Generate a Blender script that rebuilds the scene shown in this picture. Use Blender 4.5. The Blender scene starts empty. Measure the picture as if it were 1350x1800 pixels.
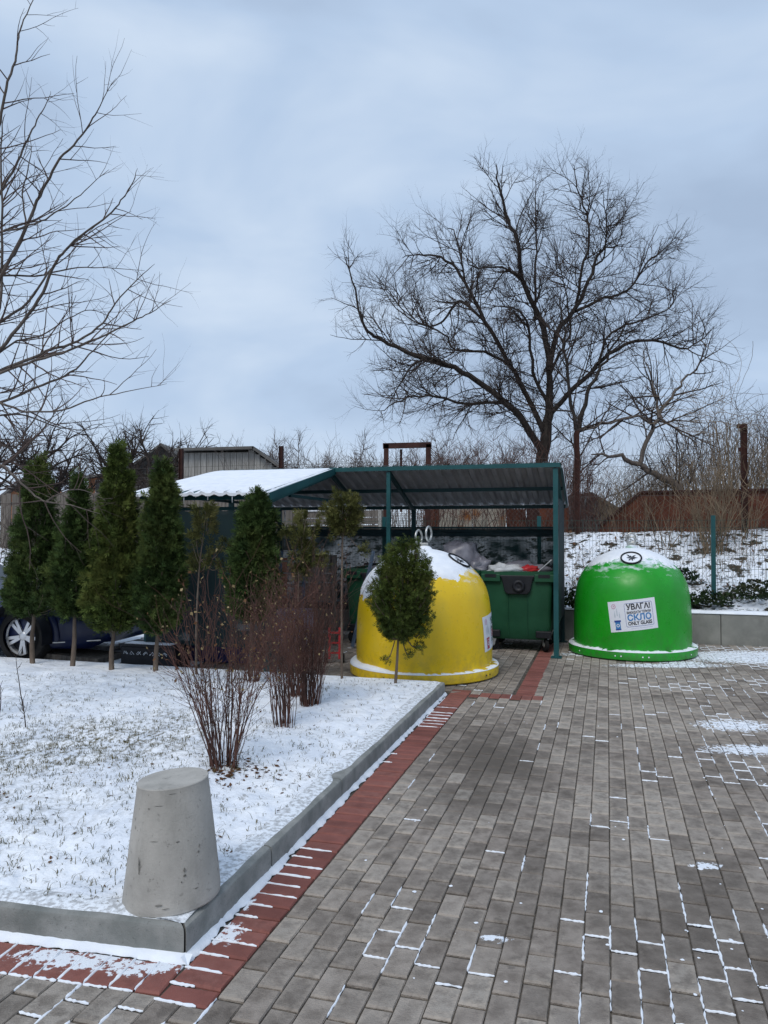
import bpy, math, random
from mathutils import Vector, Matrix, noise
R = math.radians
PI = math.pi
sc = bpy.context.scene

# ------------------------------------------------------------------ camera, world, sun, exposure
EYE = 1.6
PITCH = math.atan(30 / 1350)
camd = bpy.data.cameras.new('camera')
cam = bpy.data.objects.new('camera', camd)
sc.collection.objects.link(cam)
cam.location = (0, 0, EYE)
cam.rotation_euler = (PI / 2 + PITCH, 0, 0)
camd.sensor_fit = 'VERTICAL'
camd.sensor_height = 24
camd.lens = 18
camd.clip_end = 2000
camd.clip_start = 0.05
sc.camera = cam

SUN_EL, SUN_AZ = R(50), R(-150)
world = bpy.data.worlds.new('World')
sc.world = world
world.use_nodes = True
wn = world.node_tree
wn.nodes.clear()
def wnode(t, **k):
    n = wn.nodes.new(t)
    for a, v in k.items():
        setattr(n, a, v)
    return n
w_out = wnode('ShaderNodeOutputWorld')
w_sky = wnode('ShaderNodeTexSky', sky_type='NISHITA')
w_sky.sun_disc = False
w_sky.sun_elevation = SUN_EL
w_sky.sun_rotation = SUN_AZ
w_bg1 = wnode('ShaderNodeBackground'); w_bg1.inputs[1].default_value = 0.05
wn.links.new(w_sky.outputs[0], w_bg1.inputs[0])
# overcast layer: soft blue grey cloud deck over the clear sky
w_tc = wnode('ShaderNodeTexCoord')
w_map = wnode('ShaderNodeMapping'); w_map.inputs['Scale'].default_value = (1.0, 1.0, 2.6)
w_map.inputs['Location'].default_value = (0.55, 0.3, 0.27)
wn.links.new(w_tc.outputs['Generated'], w_map.inputs[0])
w_n = wnode('ShaderNodeTexNoise'); w_n.inputs['Scale'].default_value = 1.7
w_n.inputs['Detail'].default_value = 5; w_n.inputs['Roughness'].default_value = 0.5
w_n.inputs['Distortion'].default_value = 0.35
wn.links.new(w_map.outputs[0], w_n.inputs['Vector'])
w_r = wnode('ShaderNodeValToRGB')
w_r.color_ramp.elements[0].position = 0.36; w_r.color_ramp.elements[0].color = (0.37, 0.475, 0.64, 1)
w_r.color_ramp.elements[1].position = 0.72; w_r.color_ramp.elements[1].color = (0.66, 0.76, 0.89, 1)
e = w_r.color_ramp.elements.new(0.5); e.color = (0.455, 0.58, 0.765, 1)
wn.links.new(w_n.outputs['Fac'], w_r.inputs[0])
w_sep = wnode('ShaderNodeSeparateXYZ')
wn.links.new(w_tc.outputs['Generated'], w_sep.inputs[0])
w_h = wnode('ShaderNodeMapRange'); w_h.inputs['From Min'].default_value = 0.0; w_h.inputs['From Max'].default_value = 0.15
w_h.inputs['To Min'].default_value = 0.75; w_h.inputs['To Max'].default_value = 0.0
wn.links.new(w_sep.outputs['Z'], w_h.inputs['Value'])
w_mx = wnode('ShaderNodeMixRGB'); w_mx.inputs[2].default_value = (0.66, 0.76, 0.88, 1)
wn.links.new(w_h.outputs[0], w_mx.inputs[0]); wn.links.new(w_r.outputs[0], w_mx.inputs[1])
w_bg2 = wnode('ShaderNodeBackground'); w_bg2.inputs[1].default_value = 0.95
wn.links.new(w_mx.outputs[0], w_bg2.inputs[0])
w_mix = wnode('ShaderNodeMixShader'); w_mix.inputs[0].default_value = 0.93
wn.links.new(w_bg1.outputs[0], w_mix.inputs[1]); wn.links.new(w_bg2.outputs[0], w_mix.inputs[2])
wn.links.new(w_mix.outputs[0], w_out.inputs[0])

sund = bpy.data.lights.new('sun', 'SUN')
sund.energy = 1.35
sund.angle = R(25)
sund.color = (1.0, 0.95, 0.88)
sun = bpy.data.objects.new('sun', sund)
sc.collection.objects.link(sun)
sun.rotation_euler = (PI / 2 - SUN_EL, 0, R(-25))

sc.view_settings.view_transform = 'Standard'
sc.view_settings.look = 'None'
sc.view_settings.exposure = 0.24
sc.view_settings.gamma = 1
sc.view_settings.use_curve_mapping = False
sc.cycles.max_bounces = 6
sc.cycles.transparent_max_bounces = 24

# ------------------------------------------------------------------ places
def ray(px, py):
    dx = (px - 675) / 1350; dy = -(py - 900) / 1350
    c, s = math.cos(PITCH), math.sin(PITCH)
    return Vector((dx, c - s * dy, s + c * dy))
def P(px, py, Y):
    d = ray(px, py); t = Y / d.y
    return Vector((d.x * t, Y, EYE + d.z * t))
def G(px, py, z=0.0):
    d = ray(px, py); t = (z - EYE) / d.z
    return Vector((d.x * t, d.y * t, z))
K = Vector((-0.739, 2.892))
A = Vector((0.279, 0.9603)); B = Vector((0.9603, -0.279))
ANG = math.atan2(B.y, B.x)                       # heading of the b axis
def U(u, v, z=0.0):
    p = K + B * u + A * v
    return Vector((p.x, p.y, z))
def UV(p):
    d = Vector((p.x, p.y)) - K
    return d.dot(B), d.dot(A)
def fb(x, y, z=0.0, s=1.0, o=4):
    return noise.fractal(Vector((x * s, y * s, z)), 1.0, 2.0, o)
def sst(a, b, x):
    t = min(1, max(0, (x - a) / (b - a))); return t * t * (3 - 2 * t)

# ------------------------------------------------------------------ materials
MATS = {}
def mat(name, c1, c2=None, scale=5.0, rough=0.7, bump=0.0, bscale=40.0, spec=0.3, metal=0.0, coord='Object',
        stretch=(1, 1, 1), lo=0.35, hi=0.65, detail=5, rnd=0.0, coat=0.0):
    m = bpy.data.materials.new(name); m.use_nodes = True
    nt = m.node_tree; nd = nt.nodes; bs = nd['Principled BSDF']
    bs.inputs['Roughness'].default_value = rough
    bs.inputs['Metallic'].default_value = metal
    bs.inputs['Specular IOR Level'].default_value = spec
    bs.inputs['Coat Weight'].default_value = coat
    if coord == 'World':
        g = nd.new('ShaderNodeNewGeometry'); vec = g.outputs['Position']
    else:
        g = nd.new('ShaderNodeTexCoord'); vec = g.outputs[coord]
    mp = nd.new('ShaderNodeMapping'); mp.inputs['Scale'].default_value = stretch
    nt.links.new(vec, mp.inputs[0])
    c1 = (*c1, 1); c2 = (*(c2 or c1[:3]), 1)
    n = nd.new('ShaderNodeTexNoise'); n.inputs['Scale'].default_value = scale
    n.inputs['Detail'].default_value = detail; n.inputs['Roughness'].default_value = 0.6
    nt.links.new(mp.outputs[0], n.inputs['Vector'])
    r = nd.new('ShaderNodeValToRGB')
    r.color_ramp.elements[0].position = lo; r.color_ramp.elements[0].color = c1
    r.color_ramp.elements[1].position = hi; r.color_ramp.elements[1].color = c2
    nt.links.new(n.outputs['Fac'], r.inputs[0])
    col = r.outputs[0]
    if rnd:
        oi = nd.new('ShaderNodeObjectInfo')
        at = nd.new('ShaderNodeAttribute'); at.attribute_name = 'rnd'
        ad = nd.new('ShaderNodeMath'); ad.operation = 'ADD'
        nt.links.new(oi.outputs['Random'], ad.inputs[0]); nt.links.new(at.outputs['Fac'], ad.inputs[1])
        fr = nd.new('ShaderNodeMath'); fr.operation = 'FRACT'; nt.links.new(ad.outputs[0], fr.inputs[0])
        mr = nd.new('ShaderNodeMapRange'); mr.inputs['To Min'].default_value = 1 - rnd; mr.inputs['To Max'].default_value = 1 + rnd
        nt.links.new(fr.outputs[0], mr.inputs['Value'])
        mu = nd.new('ShaderNodeMixRGB'); mu.blend_type = 'MULTIPLY'; mu.inputs[0].default_value = 1
        nt.links.new(col, mu.inputs[1]); nt.links.new(mr.outputs[0], mu.inputs[2]); col = mu.outputs[0]
    nt.links.new(col, bs.inputs['Base Color'])
    if bump:
        bn = nd.new('ShaderNodeTexNoise'); bn.inputs['Scale'].default_value = bscale; bn.inputs['Detail'].default_value = 4
        nt.links.new(mp.outputs[0], bn.inputs['Vector'])
        bp = nd.new('ShaderNodeBump'); bp.inputs['Strength'].default_value = bump; bp.inputs['Distance'].default_value = 0.01
        nt.links.new(bn.outputs['Fac'], bp.inputs['Height']); nt.links.new(bp.outputs[0], bs.inputs['Normal'])
    MATS[name] = m
    m['col_out'] = 0
    return m

def tools(m):
    nt = m.node_tree
    return nt, nt.nodes, nt.nodes['Principled BSDF']
def base_socket(m):
    nt, nd, bs = tools(m)
    return bs.inputs['Base Color'].links[0].from_socket
def noise_mask(m, scale, lo, hi, coord='World', detail=6, stretch=(1, 1, 1), seed=0.0):
    nt, nd, bs = tools(m)
    if coord == 'World':
        v = nd.new('ShaderNodeNewGeometry').outputs['Position']
    else:
        v = nd.new('ShaderNodeTexCoord').outputs[coord]
    mp = nd.new('ShaderNodeMapping'); mp.inputs['Scale'].default_value = stretch; mp.inputs['Location'].default_value = (seed, seed, seed)
    nt.links.new(v, mp.inputs[0])
    n = nd.new('ShaderNodeTexNoise'); n.inputs['Scale'].default_value = scale; n.inputs['Detail'].default_value = detail
    n.inputs['Roughness'].default_value = 0.65
    nt.links.new(mp.outputs[0], n.inputs['Vector'])
    mr = nd.new('ShaderNodeMapRange'); mr.inputs['From Min'].default_value = lo; mr.inputs['From Max'].default_value = hi
    nt.links.new(n.outputs['Fac'], mr.inputs['Value'])
    return mr.outputs[0]
def blob_mask(m, blobs):
    """soft ellipses on the ground, each (x, y, radius x, radius y, strength)"""
    nt, nd, bs = tools(m)
    pos = nd.new('ShaderNodeNewGeometry').outputs['Position']
    tot = None
    for (x, y, rx, ry, st) in blobs:
        mp = nd.new('ShaderNodeMapping'); mp.vector_type = 'POINT'
        mp.inputs['Location'].default_value = (-x / rx, -y / ry, 0); mp.inputs['Scale'].default_value = (1 / rx, 1 / ry, 0)
        nt.links.new(pos, mp.inputs[0])
        ln = nd.new('ShaderNodeVectorMath'); ln.operation = 'LENGTH'; nt.links.new(mp.outputs[0], ln.inputs[0])
        mr = nd.new('ShaderNodeMapRange'); mr.inputs['From Min'].default_value = 1.0; mr.inputs['From Max'].default_value = 0.2
        mr.inputs['To Max'].default_value = st
        nt.links.new(ln.outputs['Value'], mr.inputs['Value'])
        if tot is None: tot = mr.outputs[0]
        else:
            mx = nd.new('ShaderNodeMath'); mx.operation = 'MAXIMUM'
            nt.links.new(tot, mx.inputs[0]); nt.links.new(mr.outputs[0], mx.inputs[1]); tot = mx.outputs[0]
    return tot
def mth(m, op, a, b):
    nt, nd, bs = tools(m)
    n = nd.new('ShaderNodeMath'); n.operation = op; n.use_clamp = op != 'ADD'
    for i, x in enumerate((a, b)):
        if isinstance(x, (int, float)): n.inputs[i].default_value = x
        else: nt.links.new(x, n.inputs[i])
    return n.outputs[0]
def layer(m, fac, colour, rough=None):
    nt, nd, bs = tools(m)
    src = base_socket(m)
    mx = nd.new('ShaderNodeMixRGB')
    nt.links.new(fac, mx.inputs[0]); nt.links.new(src, mx.inputs[1])
    if isinstance(colour, tuple): mx.inputs[2].default_value = (*colour, 1)
    else: nt.links.new(colour, mx.inputs[2])
    nt.links.new(mx.outputs[0], bs.inputs['Base Color'])

SNOWC = (0.80, 0.84, 0.90)
m_snow = mat('snow', (0.76, 0.80, 0.87), (0.86, 0.89, 0.93), 9, 0.65, 0.35, 60, 0.2, coord='World')
m_concrete = mat('concrete', (0.34, 0.325, 0.30), (0.46, 0.44, 0.405), 5, 0.9, 0.15, 120, 0.2)
layer(m_concrete, noise_mask(m_concrete, 14, 0.60, 0.72, 'Object', seed=3.1), (0.17, 0.165, 0.15))
m_block = mat('cast concrete block', (0.19, 0.19, 0.175), (0.29, 0.285, 0.26), 3, 0.9, 0.15, 80, 0.2, coord='World')
m_kerb = mat('kerb concrete', (0.18, 0.19, 0.18), (0.30, 0.30, 0.285), 7, 0.85, 0.3, 150, 0.25, coord='World', rnd=0.08)
m_paver = mat('grey paver', (0.158, 0.134, 0.115), (0.268, 0.232, 0.202), 11, 0.85, 0.6, 150, 0.18, coord='World', rnd=0.22, lo=0.38, hi=0.62)
m_red = mat('red paver', (0.165, 0.060, 0.050), (0.235, 0.088, 0.072), 6, 0.75, 0.35, 220, 0.25, coord='World', rnd=0.2, lo=0.3, hi=0.7)
m_joint = mat('joint sand', (0.05, 0.044, 0.037), (0.14, 0.122, 0.103), 30, 0.95, 0.4, 200, 0.1, coord='World')
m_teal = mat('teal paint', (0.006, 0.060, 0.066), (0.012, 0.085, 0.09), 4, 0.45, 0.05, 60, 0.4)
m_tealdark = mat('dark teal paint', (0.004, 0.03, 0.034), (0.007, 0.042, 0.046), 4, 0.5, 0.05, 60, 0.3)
m_roofmetal = mat('galvanised sheet', (0.26, 0.26, 0.28), (0.36, 0.36, 0.38), 2.5, 0.5, 0.05, 30, 0.4)
m_yellow = mat('yellow plastic', (0.72, 0.48, 0.006), (0.78, 0.54, 0.010), 2.2, 0.33, 0.03, 60, 0.45)
layer(m_yellow, mth(m_yellow, 'MULTIPLY', noise_mask(m_yellow, 3.2, 0.52, 0.78, 'Object', stretch=(1, 1, .4)), 0.35), (0.40, 0.33, 0.06))
m_green = mat('green plastic', (0.008, 0.27, 0.010), (0.012, 0.34, 0.016), 2.2, 0.33, 0.03, 60, 0.45)
layer(m_green, mth(m_green, 'MULTIPLY', noise_mask(m_green, 3.2, 0.5, 0.8, 'Object', stretch=(1, 1, .4)), 0.4), (0.05, 0.27, 0.07))
m_bin = mat('dark green plastic', (0.010, 0.062, 0.030), (0.016, 0.085, 0.042), 3, 0.5, 0.06, 60, 0.3)
m_black = mat('black plastic', (0.008, 0.009, 0.012), (0.018, 0.019, 0.024), 6, 0.5, 0.03, 60, 0.3)
m_rubber = mat('rubber', (0.012, 0.012, 0.013), (0.02, 0.02, 0.02), 6, 0.85, 0.1, 60, 0.15)
m_steel = mat('galvanised steel', (0.42, 0.42, 0.40), (0.58, 0.58, 0.56), 20, 0.35, 0.0, 60, 0.5, metal=0.7)
m_alloy = mat('alloy', (0.45, 0.46, 0.48), (0.55, 0.56, 0.58), 8, 0.3, 0.0, 60, 0.5, metal=0.6)
m_rust = mat('rusted sheet', (0.070, 0.024, 0.014), (0.125, 0.042, 0.024), 3.5, 0.9, 0.3, 40, 0.2, coord='World')
m_rustpale = mat('pale rusted sheet', (0.26, 0.10, 0.03), (0.42, 0.38, 0.31), 2.2, 0.85, 0.25, 40, 0.2, coord='World', lo=0.36, hi=0.48)
m_rustpost = mat('rust brown steel', (0.035, 0.017, 0.015), (0.065, 0.029, 0.023), 8, 0.85, 0.2, 40, 0.2)
m_wood = mat('weathered board', (0.10, 0.085, 0.074), (0.20, 0.178, 0.155), 5, 0.9, 0.3, 50, 0.15, coord='World', stretch=(6, 6, .6), rnd=0.22)
m_woodpale = mat('pale weathered board', (0.24, 0.23, 0.21), (0.38, 0.365, 0.34), 5, 0.9, 0.3, 50, 0.15, coord='World', stretch=(6, 6, .5), rnd=0.15)
m_brickwall = mat('orange brick wall', (0.27, 0.12, 0.065), (0.38, 0.19, 0.11), 3, 0.9, 0.3, 30, 0.2)
m_slate = mat('old roof sheet', (0.10, 0.095, 0.09), (0.17, 0.165, 0.155), 2, 0.9, 0.2, 20, 0.2)
m_glass = mat('dark glass', (0.03, 0.035, 0.04), None, 2, 0.08, 0, 10, 0.6)
m_bark_d = mat('dark bark', (0.028, 0.023, 0.021), (0.058, 0.049, 0.043), 20, 0.95, 0.5, 60, 0.15, stretch=(1, 1, .3))
m_bark_g = mat('grey bark', (0.075, 0.062, 0.054), (0.15, 0.127, 0.112), 20, 0.9, 0.5, 60, 0.15, stretch=(1, 1, .3))
m_twig_d = mat('dark twig', (0.034, 0.025, 0.022), (0.062, 0.045, 0.038), 3, 0.9)
m_twig_n = mat('near twig', (0.06, 0.04, 0.035), (0.12, 0.085, 0.072), 3, 0.85)
m_twig_b = mat('pale brown stem', (0.12, 0.085, 0.055), (0.22, 0.165, 0.11), 3, 0.9)
m_twig_r = mat('red brown stem', (0.042, 0.022, 0.017), (0.13, 0.058, 0.043), 5, 0.75)
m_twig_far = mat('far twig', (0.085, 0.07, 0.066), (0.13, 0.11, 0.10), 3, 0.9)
m_trunk = mat('conifer trunk', (0.10, 0.075, 0.058), (0.19, 0.15, 0.118), 14, 0.9, 0.5, 60, 0.15, stretch=(1, 1, .3))
def leafmat(name, a, b, c):
    m = mat(name, a, b, 7, 0.75, 0, 40, 0.15, coord='World', lo=0.35, hi=0.6, rnd=0.5)
    layer(m, noise_mask(m, 2.2, 0.50, 0.68, seed=7.7), c)
    return m
m_leaf = leafmat('dark conifer spray', (0.024, 0.046, 0.013), (0.060, 0.094, 0.025), (0.105, 0.130, 0.034))
m_leafo = leafmat('olive conifer spray', (0.055, 0.062, 0.016), (0.10, 0.10, 0.030), (0.13, 0.12, 0.042))
m_leafy = leafmat('green conifer spray', (0.042, 0.066, 0.014), (0.080, 0.108, 0.024), (0.13, 0.138, 0.034))
m_ivy = leafmat('ivy leaf', (0.008, 0.018, 0.006), (0.02, 0.036, 0.012), (0.035, 0.035, 0.016))
m_grass = mat('winter grass', (0.05, 0.055, 0.018), (0.16, 0.13, 0.06), 5, 0.9, 0, 40, 0.1, coord='World')
m_dead = mat('dead leaf', (0.06, 0.028, 0.016), (0.16, 0.085, 0.045), 8, 0.9, 0, 40, 0.1, coord='World')
m_bud = mat('dry pale leaf', (0.18, 0.13, 0.06), (0.33, 0.26, 0.14), 8, 0.9, 0, 40, 0.1, coord='World')
m_bluecar = mat('dark blue car paint', (0.004, 0.010, 0.042), (0.006, 0.013, 0.055), 2, 0.38, 0, 40, 0.4, coat=0.15)
layer(m_concrete, mth(m_concrete, 'MULTIPLY', noise_mask(m_concrete, 7, 0.52, 0.72, 'Object', stretch=(1, 1, .25), seed=6.1), .55), (0.22, 0.215, 0.195))
layer(m_concrete, mth(m_concrete, 'MULTIPLY', noise_mask(m_concrete, 60, 0.62, 0.70, 'Object', seed=1.1), .7), (0.16, 0.155, 0.14))
layer(m_kerb, mth(m_kerb, 'MULTIPLY', noise_mask(m_kerb, 5, 0.5, 0.75, seed=2.1), .6), (0.13, 0.135, 0.13))
layer(m_kerb, mth(m_kerb, 'MULTIPLY', noise_mask(m_kerb, 70, 0.60, 0.70, seed=4.1), .6), (0.10, 0.10, 0.095))
layer(m_block, mth(m_block, 'MULTIPLY', noise_mask(m_block, 2.2, 0.5, 0.7, seed=2.6, stretch=(1, 1, .5)), .6), (0.15, 0.15, 0.135))
m_white = mat('white print', (0.72, 0.74, 0.80), None, 2, 0.5)
m_ink = mat('black ink', (0.02, 0.02, 0.025), None, 2, 0.5)
m_inkblue = mat('blue ink', (0.05, 0.20, 0.45), None, 2, 0.5)
m_inknavy = mat('navy ink', (0.03, 0.07, 0.28), None, 2, 0.5)
m_inkred = mat('red ink', (0.42, 0.06, 0.09), None, 2, 0.5)
m_inkpink = mat('pink ink', (0.60, 0.36, 0.46), None, 2, 0.5)
m_inkpale = mat('pale print', (0.50, 0.56, 0.62), None, 2, 0.5)
m_inkgreen = mat('dark green ink', (0.02, 0.10, 0.07), None, 2, 0.5)
m_bag = mat('grey bin bag', (0.12, 0.12, 0.15), (0.24, 0.24, 0.28), 6, 0.35, 0.4, 30, 0.5)
m_bagwhite = mat('white plastic bag', (0.42, 0.44, 0.46), (0.66, 0.68, 0.7), 9, 0.4, 0.4, 30, 0.5)
m_redplastic = mat('red plastic', (0.40, 0.02, 0.03), (0.50, 0.04, 0.04), 6, 0.4)
m_bluebox = mat('blue plastic', (0.012, 0.018, 0.09), (0.02, 0.03, 0.14), 6, 0.5)
m_bluesteel = mat('blue grey steel', (0.06, 0.09, 0.14), (0.10, 0.14, 0.20), 6, 0.5)
m_orangewood = mat('orange brown board', (0.20, 0.085, 0.05), (0.30, 0.14, 0.09), 4, 0.8, 0.2, 60)
m_lilac = mat('lilac cloth', (0.20, 0.20, 0.30), (0.32, 0.32, 0.42), 8, 0.9, 0.3, 40)
m_winter = mat('snow over leaf litter', (0.74, 0.79, 0.87), (0.86, 0.89, 0.93), 7, 0.75, 0.3, 60, 0.15, coord='World')
layer(m_winter, noise_mask(m_winter, 4.6, 0.53, 0.565, detail=12), (0.055, 0.045, 0.032))
layer(m_winter, mth(m_winter, 'MULTIPLY', noise_mask(m_winter, 14, 0.565, 0.60, detail=8, seed=4.4), 0.9), (0.035, 0.034, 0.024))
m_far = mat('snowy garden ground', (0.50, 0.52, 0.55), (0.10, 0.085, 0.06), 0.8, 0.9, 0.2, 5, 0.1, coord='World', lo=0.4, hi=0.6)

# screen cloth: a fine knitted net, partly see-through
def netmat(name, col, fac):
    m = bpy.data.materials.new(name); m.use_nodes = True
    nt = m.node_tree; nd = nt.nodes; bs = nd['Principled BSDF']; out = nd['Material Output']
    bs.inputs['Base Color'].default_value = (*col, 1); bs.inputs['Roughness'].default_value = 0.8
    tr = nd.new('ShaderNodeBsdfTransparent'); mx = nd.new('ShaderNodeMixShader')
    tc = nd.new('ShaderNodeTexCoord'); mp = nd.new('ShaderNodeMapping'); mp.inputs['Scale'].default_value = (1, 1, 1)
    nt.links.new(tc.outputs['Object'], mp.inputs[0])
    n = nd.new('ShaderNodeTexNoise'); n.inputs['Scale'].default_value = 3; nt.links.new(mp.outputs[0], n.inputs['Vector'])
    mr = nd.new('ShaderNodeMapRange'); mr.inputs['From Min'].default_value = .3; mr.inputs['From Max'].default_value = .7
    mr.inputs['To Min'].default_value = fac - .08; mr.inputs['To Max'].default_value = fac + .08
    nt.links.new(n.outputs['Fac'], mr.inputs['Value']); nt.links.new(mr.outputs[0], mx.inputs[0])
    nt.links.new(tr.outputs[0], mx.inputs[1]); nt.links.new(bs.outputs[0], mx.inputs[2])
    nt.links.new(mx.outputs[0], out.inputs[0])
    return m
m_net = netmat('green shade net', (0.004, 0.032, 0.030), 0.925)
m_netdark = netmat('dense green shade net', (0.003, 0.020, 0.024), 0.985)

# ------------------------------------------------------------------ mesh builder
class MB:
    def __init__(s): s.v = []; s.f = []; s.mi = []; s.rn = []; s.cur = 0; s.r = 0.0; s.sm = []; s.smooth = False
    def add(s, vs, fs):
        o = len(s.v); s.v += [tuple(x) for x in vs]
        for f in fs:
            s.f.append(tuple(i + o for i in f)); s.mi.append(s.cur); s.rn.append(s.r); s.sm.append(s.smooth)
        return o
    def box(s, c, d, M=None, ch=0.0):
        x, y, z = d[0] / 2, d[1] / 2, d[2] / 2
        if ch <= 0:
            vs = [Vector((i * x, j * y, k * z)) for k in (-1, 1) for j in (-1, 1) for i in (-1, 1)]
            fs = [(0, 2, 3, 1), (4, 5, 7, 6), (0, 1, 5, 4), (2, 6, 7, 3), (0, 4, 6, 2), (1, 3, 7, 5)]
        else:
            vs = []
            for (kz, ins) in ((-z, 0), (z - ch, 0), (z, ch)):
                for (i, j) in ((-1, -1), (1, -1), (1, 1), (-1, 1)):
                    vs.append(Vector((i * (x - ins), j * (y - ins), kz)))
            fs = [(0, 3, 2, 1), (8, 9, 10, 11)]
            for l in (0, 4):
                for q in range(4):
                    a = l + q; b = l + (q + 1) % 4
                    fs.append((a, b, b + 4, a + 4))
        c = Vector(c)
        vs = [(M @ v if M else v) + c for v in vs]
        s.add(vs, fs)
    def bar(s, a, b, w, h, up=Vector((0, 0, 1))):
        a = Vector(a); b = Vector(b); d = (b - a); L = d.length; d.normalize()
        r = d.cross(up)
        if r.length < 1e-4: r = d.cross(Vector((1, 0, 0)))
        r.normalize(); n = r.cross(d).normalized()
        vs = []
        for p in (a, b):
            for (i, j) in ((-1, -1), (1, -1), (1, 1), (-1, 1)):
                vs.append(p + r * (i * w / 2) + n * (j * h / 2))
        s.add(vs, [(0, 1, 2, 3), (7, 6, 5, 4), (0, 4, 5, 1), (1, 5, 6, 2), (2, 6, 7, 3), (3, 7, 4, 0)])
    def tube(s, pts, rad, n=5, cap=False):
        m = len(pts); vs = []; fs = []
        if not hasattr(rad, '__len__'): rad = [rad] * m
        ref = Vector((0.31, 0.17, 0.93))
        pr = None
        for i in range(m):
            d = (pts[min(i + 1, m - 1)] - pts[max(i - 1, 0)])
            if d.length < 1e-9: d = Vector((0, 0, 1))
            d.normalize()
            r = (pr - d * pr.dot(d)) if pr is not None else d.cross(ref)
            if r.length < 1e-4: r = d.cross(Vector((1, 0, 0)))
            r.normalize(); pr = r; q = d.cross(r)
            for k in range(n):
                a = 2 * PI * k / n
                vs.append(pts[i] + (r * math.cos(a) + q * math.sin(a)) * rad[i])
        for i in range(m - 1):
            for k in range(n):
                k2 = (k + 1) % n
                fs.append((i * n + k, i * n + k2, (i + 1) * n + k2, (i + 1) * n + k))
        if cap:
            fs.append(tuple(range(n - 1, -1, -1))); fs.append(tuple((m - 1) * n + k for k in range(n)))
        s.add(vs, fs)
    def lathe(s, prof, n=48, c=(0, 0, 0), M=None, a0=0, a1=2 * PI, off=None):
        c = Vector(c); vs = []; fs = []; full = abs(a1 - a0 - 2 * PI) < 1e-6
        cols = n if full else n + 1
        for k in range(cols):
            a = a0 + (a1 - a0) * k / n
            for (r, z) in prof:
                p = Vector((math.cos(a) * r, math.sin(a) * r, z))
                if M: p = M @ p
                vs.append(p + c)
        m = len(prof)
        for k in range(n):
            k2 = (k + 1) % cols
            for i in range(m - 1):
                fs.append((k * m + i, k2 * m + i, k2 * m + i + 1, k * m + i + 1))
        s.add(vs, fs)
    def torus(s, c, R1, r, M=None, n=24, k=6):
        vs = []; fs = []; c = Vector(c)
        for i in range(n):
            a = 2 * PI * i / n
            for j in range(k):
                b = 2 * PI * j / k
                p = Vector(((R1 + r * math.cos(b)) * math.cos(a), (R1 + r * math.cos(b)) * math.sin(a), r * math.sin(b)))
                vs.append((M @ p if M else p) + c)
        for i in range(n):
            for j in range(k):
                i2 = (i + 1) % n; j2 = (j + 1) % k
                fs.append((i * k + j, i2 * k + j, i2 * k + j2, i * k + j2))
        s.add(vs, fs)
    def prism(s, poly, h0, h1, f):
        """poly of 2D points, f(x, y, h) -> 3D"""
        n = len(poly)
        vs = [f(x, y, h0) for x, y in poly] + [f(x, y, h1) for x, y in poly]
        s.add(vs, [tuple(range(n - 1, -1, -1)), tuple(range(n, 2 * n))] + [(i, (i + 1) % n, (i + 1) % n + n, i + n) for i in range(n)])
    def mesh(s, name, mats):
        me = bpy.data.meshes.new(name); me.from_pydata(s.v, [], s.f)
        if not isinstance(mats, (list, tuple)): mats = [mats]
        for m in mats: me.materials.append(m)
        if len(mats) > 1: me.polygons.foreach_set('material_index', s.mi)
        if any(s.rn):
            at = me.attributes.new('rnd', 'FLOAT', 'FACE'); at.data.foreach_set('value', s.rn)
        if any(s.sm): me.polygons.foreach_set('use_smooth', s.sm)
        me.update()
        return me
    def build(s, name, mats, parent=None, smooth=None, bevel=0.0, loc=None):
        me = s.mesh(name, mats)
        if smooth is True: me.polygons.foreach_set('use_smooth', [True] * len(me.polygons))
        elif smooth:
            me.polygons.foreach_set('use_smooth', [True] * len(me.polygons))
            me.set_sharp_from_angle(angle=R(smooth))
        o = bpy.data.objects.new(name, me); sc.collection.objects.link(o)
        if loc is not None: o.location = loc
        if parent is not None: o.parent = parent
        if bevel:
            b = o.modifiers.new('bevel', 'BEVEL'); b.width = bevel; b.segments = 2; b.limit_method = 'ANGLE'; b.angle_limit = R(40)
        return o
def root(name, loc=(0, 0, 0), rz=0.0, label=None, cat=None, group=None, kind=None):
    o = bpy.data.objects.new(name, None); sc.collection.objects.link(o)
    o.location = loc; o.rotation_euler = (0, 0, rz); o.empty_display_size = 0.2
    return tag(o, label, cat, group, kind)
def tag(o, label=None, cat=None, group=None, kind=None):
    if label: o['label'] = label
    if cat: o['category'] = cat
    if group: o['group'] = group
    if kind: o['kind'] = kind
    return o
def link_copy(name, me, parent, loc, rot=(0, 0, 0), scale=(1, 1, 1)):
    o = bpy.data.objects.new(name, me); sc.collection.objects.link(o)
    o.parent = parent; o.location = loc; o.rotation_euler = rot; o.scale = scale
    return o
def to_local(mb, r):
    """move a builder made in world space into the frame of thing r"""
    Mi = (Matrix.Translation(r.location) @ Matrix.Rotation(r.rotation_euler.z, 4, 'Z')).inverted()
    mb.v = [tuple(Mi @ Vector(v)) for v in mb.v]
    return mb

# ================================================================== THE GROUND
def slope_z(u, v):
    w = 9.12
    z = 0.40 + 1.12 * sst(w - 0.6, w + 3.6, v) + 0.10 * sst(w + 2, w + 5, v) * sst(1.0, 6.0, u)
    z += 0.05 * fb(u, v, 3.3, 1.1) * sst(w, w + 1, v) + 0.02 * fb(u, v, 9.3, 5)
    return z - 0.35 * sst(26, 60, v)
g = MB()
for (x0, y0, x1, y1) in ((-160, -60, 160, 300),):
    g.add([(x0, y0, -0.09), (x1, y0, -0.09), (x1, y1, -0.09), (x0, y1, -0.09)], [(0, 1, 2, 3)])
tag(g.build('ground', m_joint), kind='structure')
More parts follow.
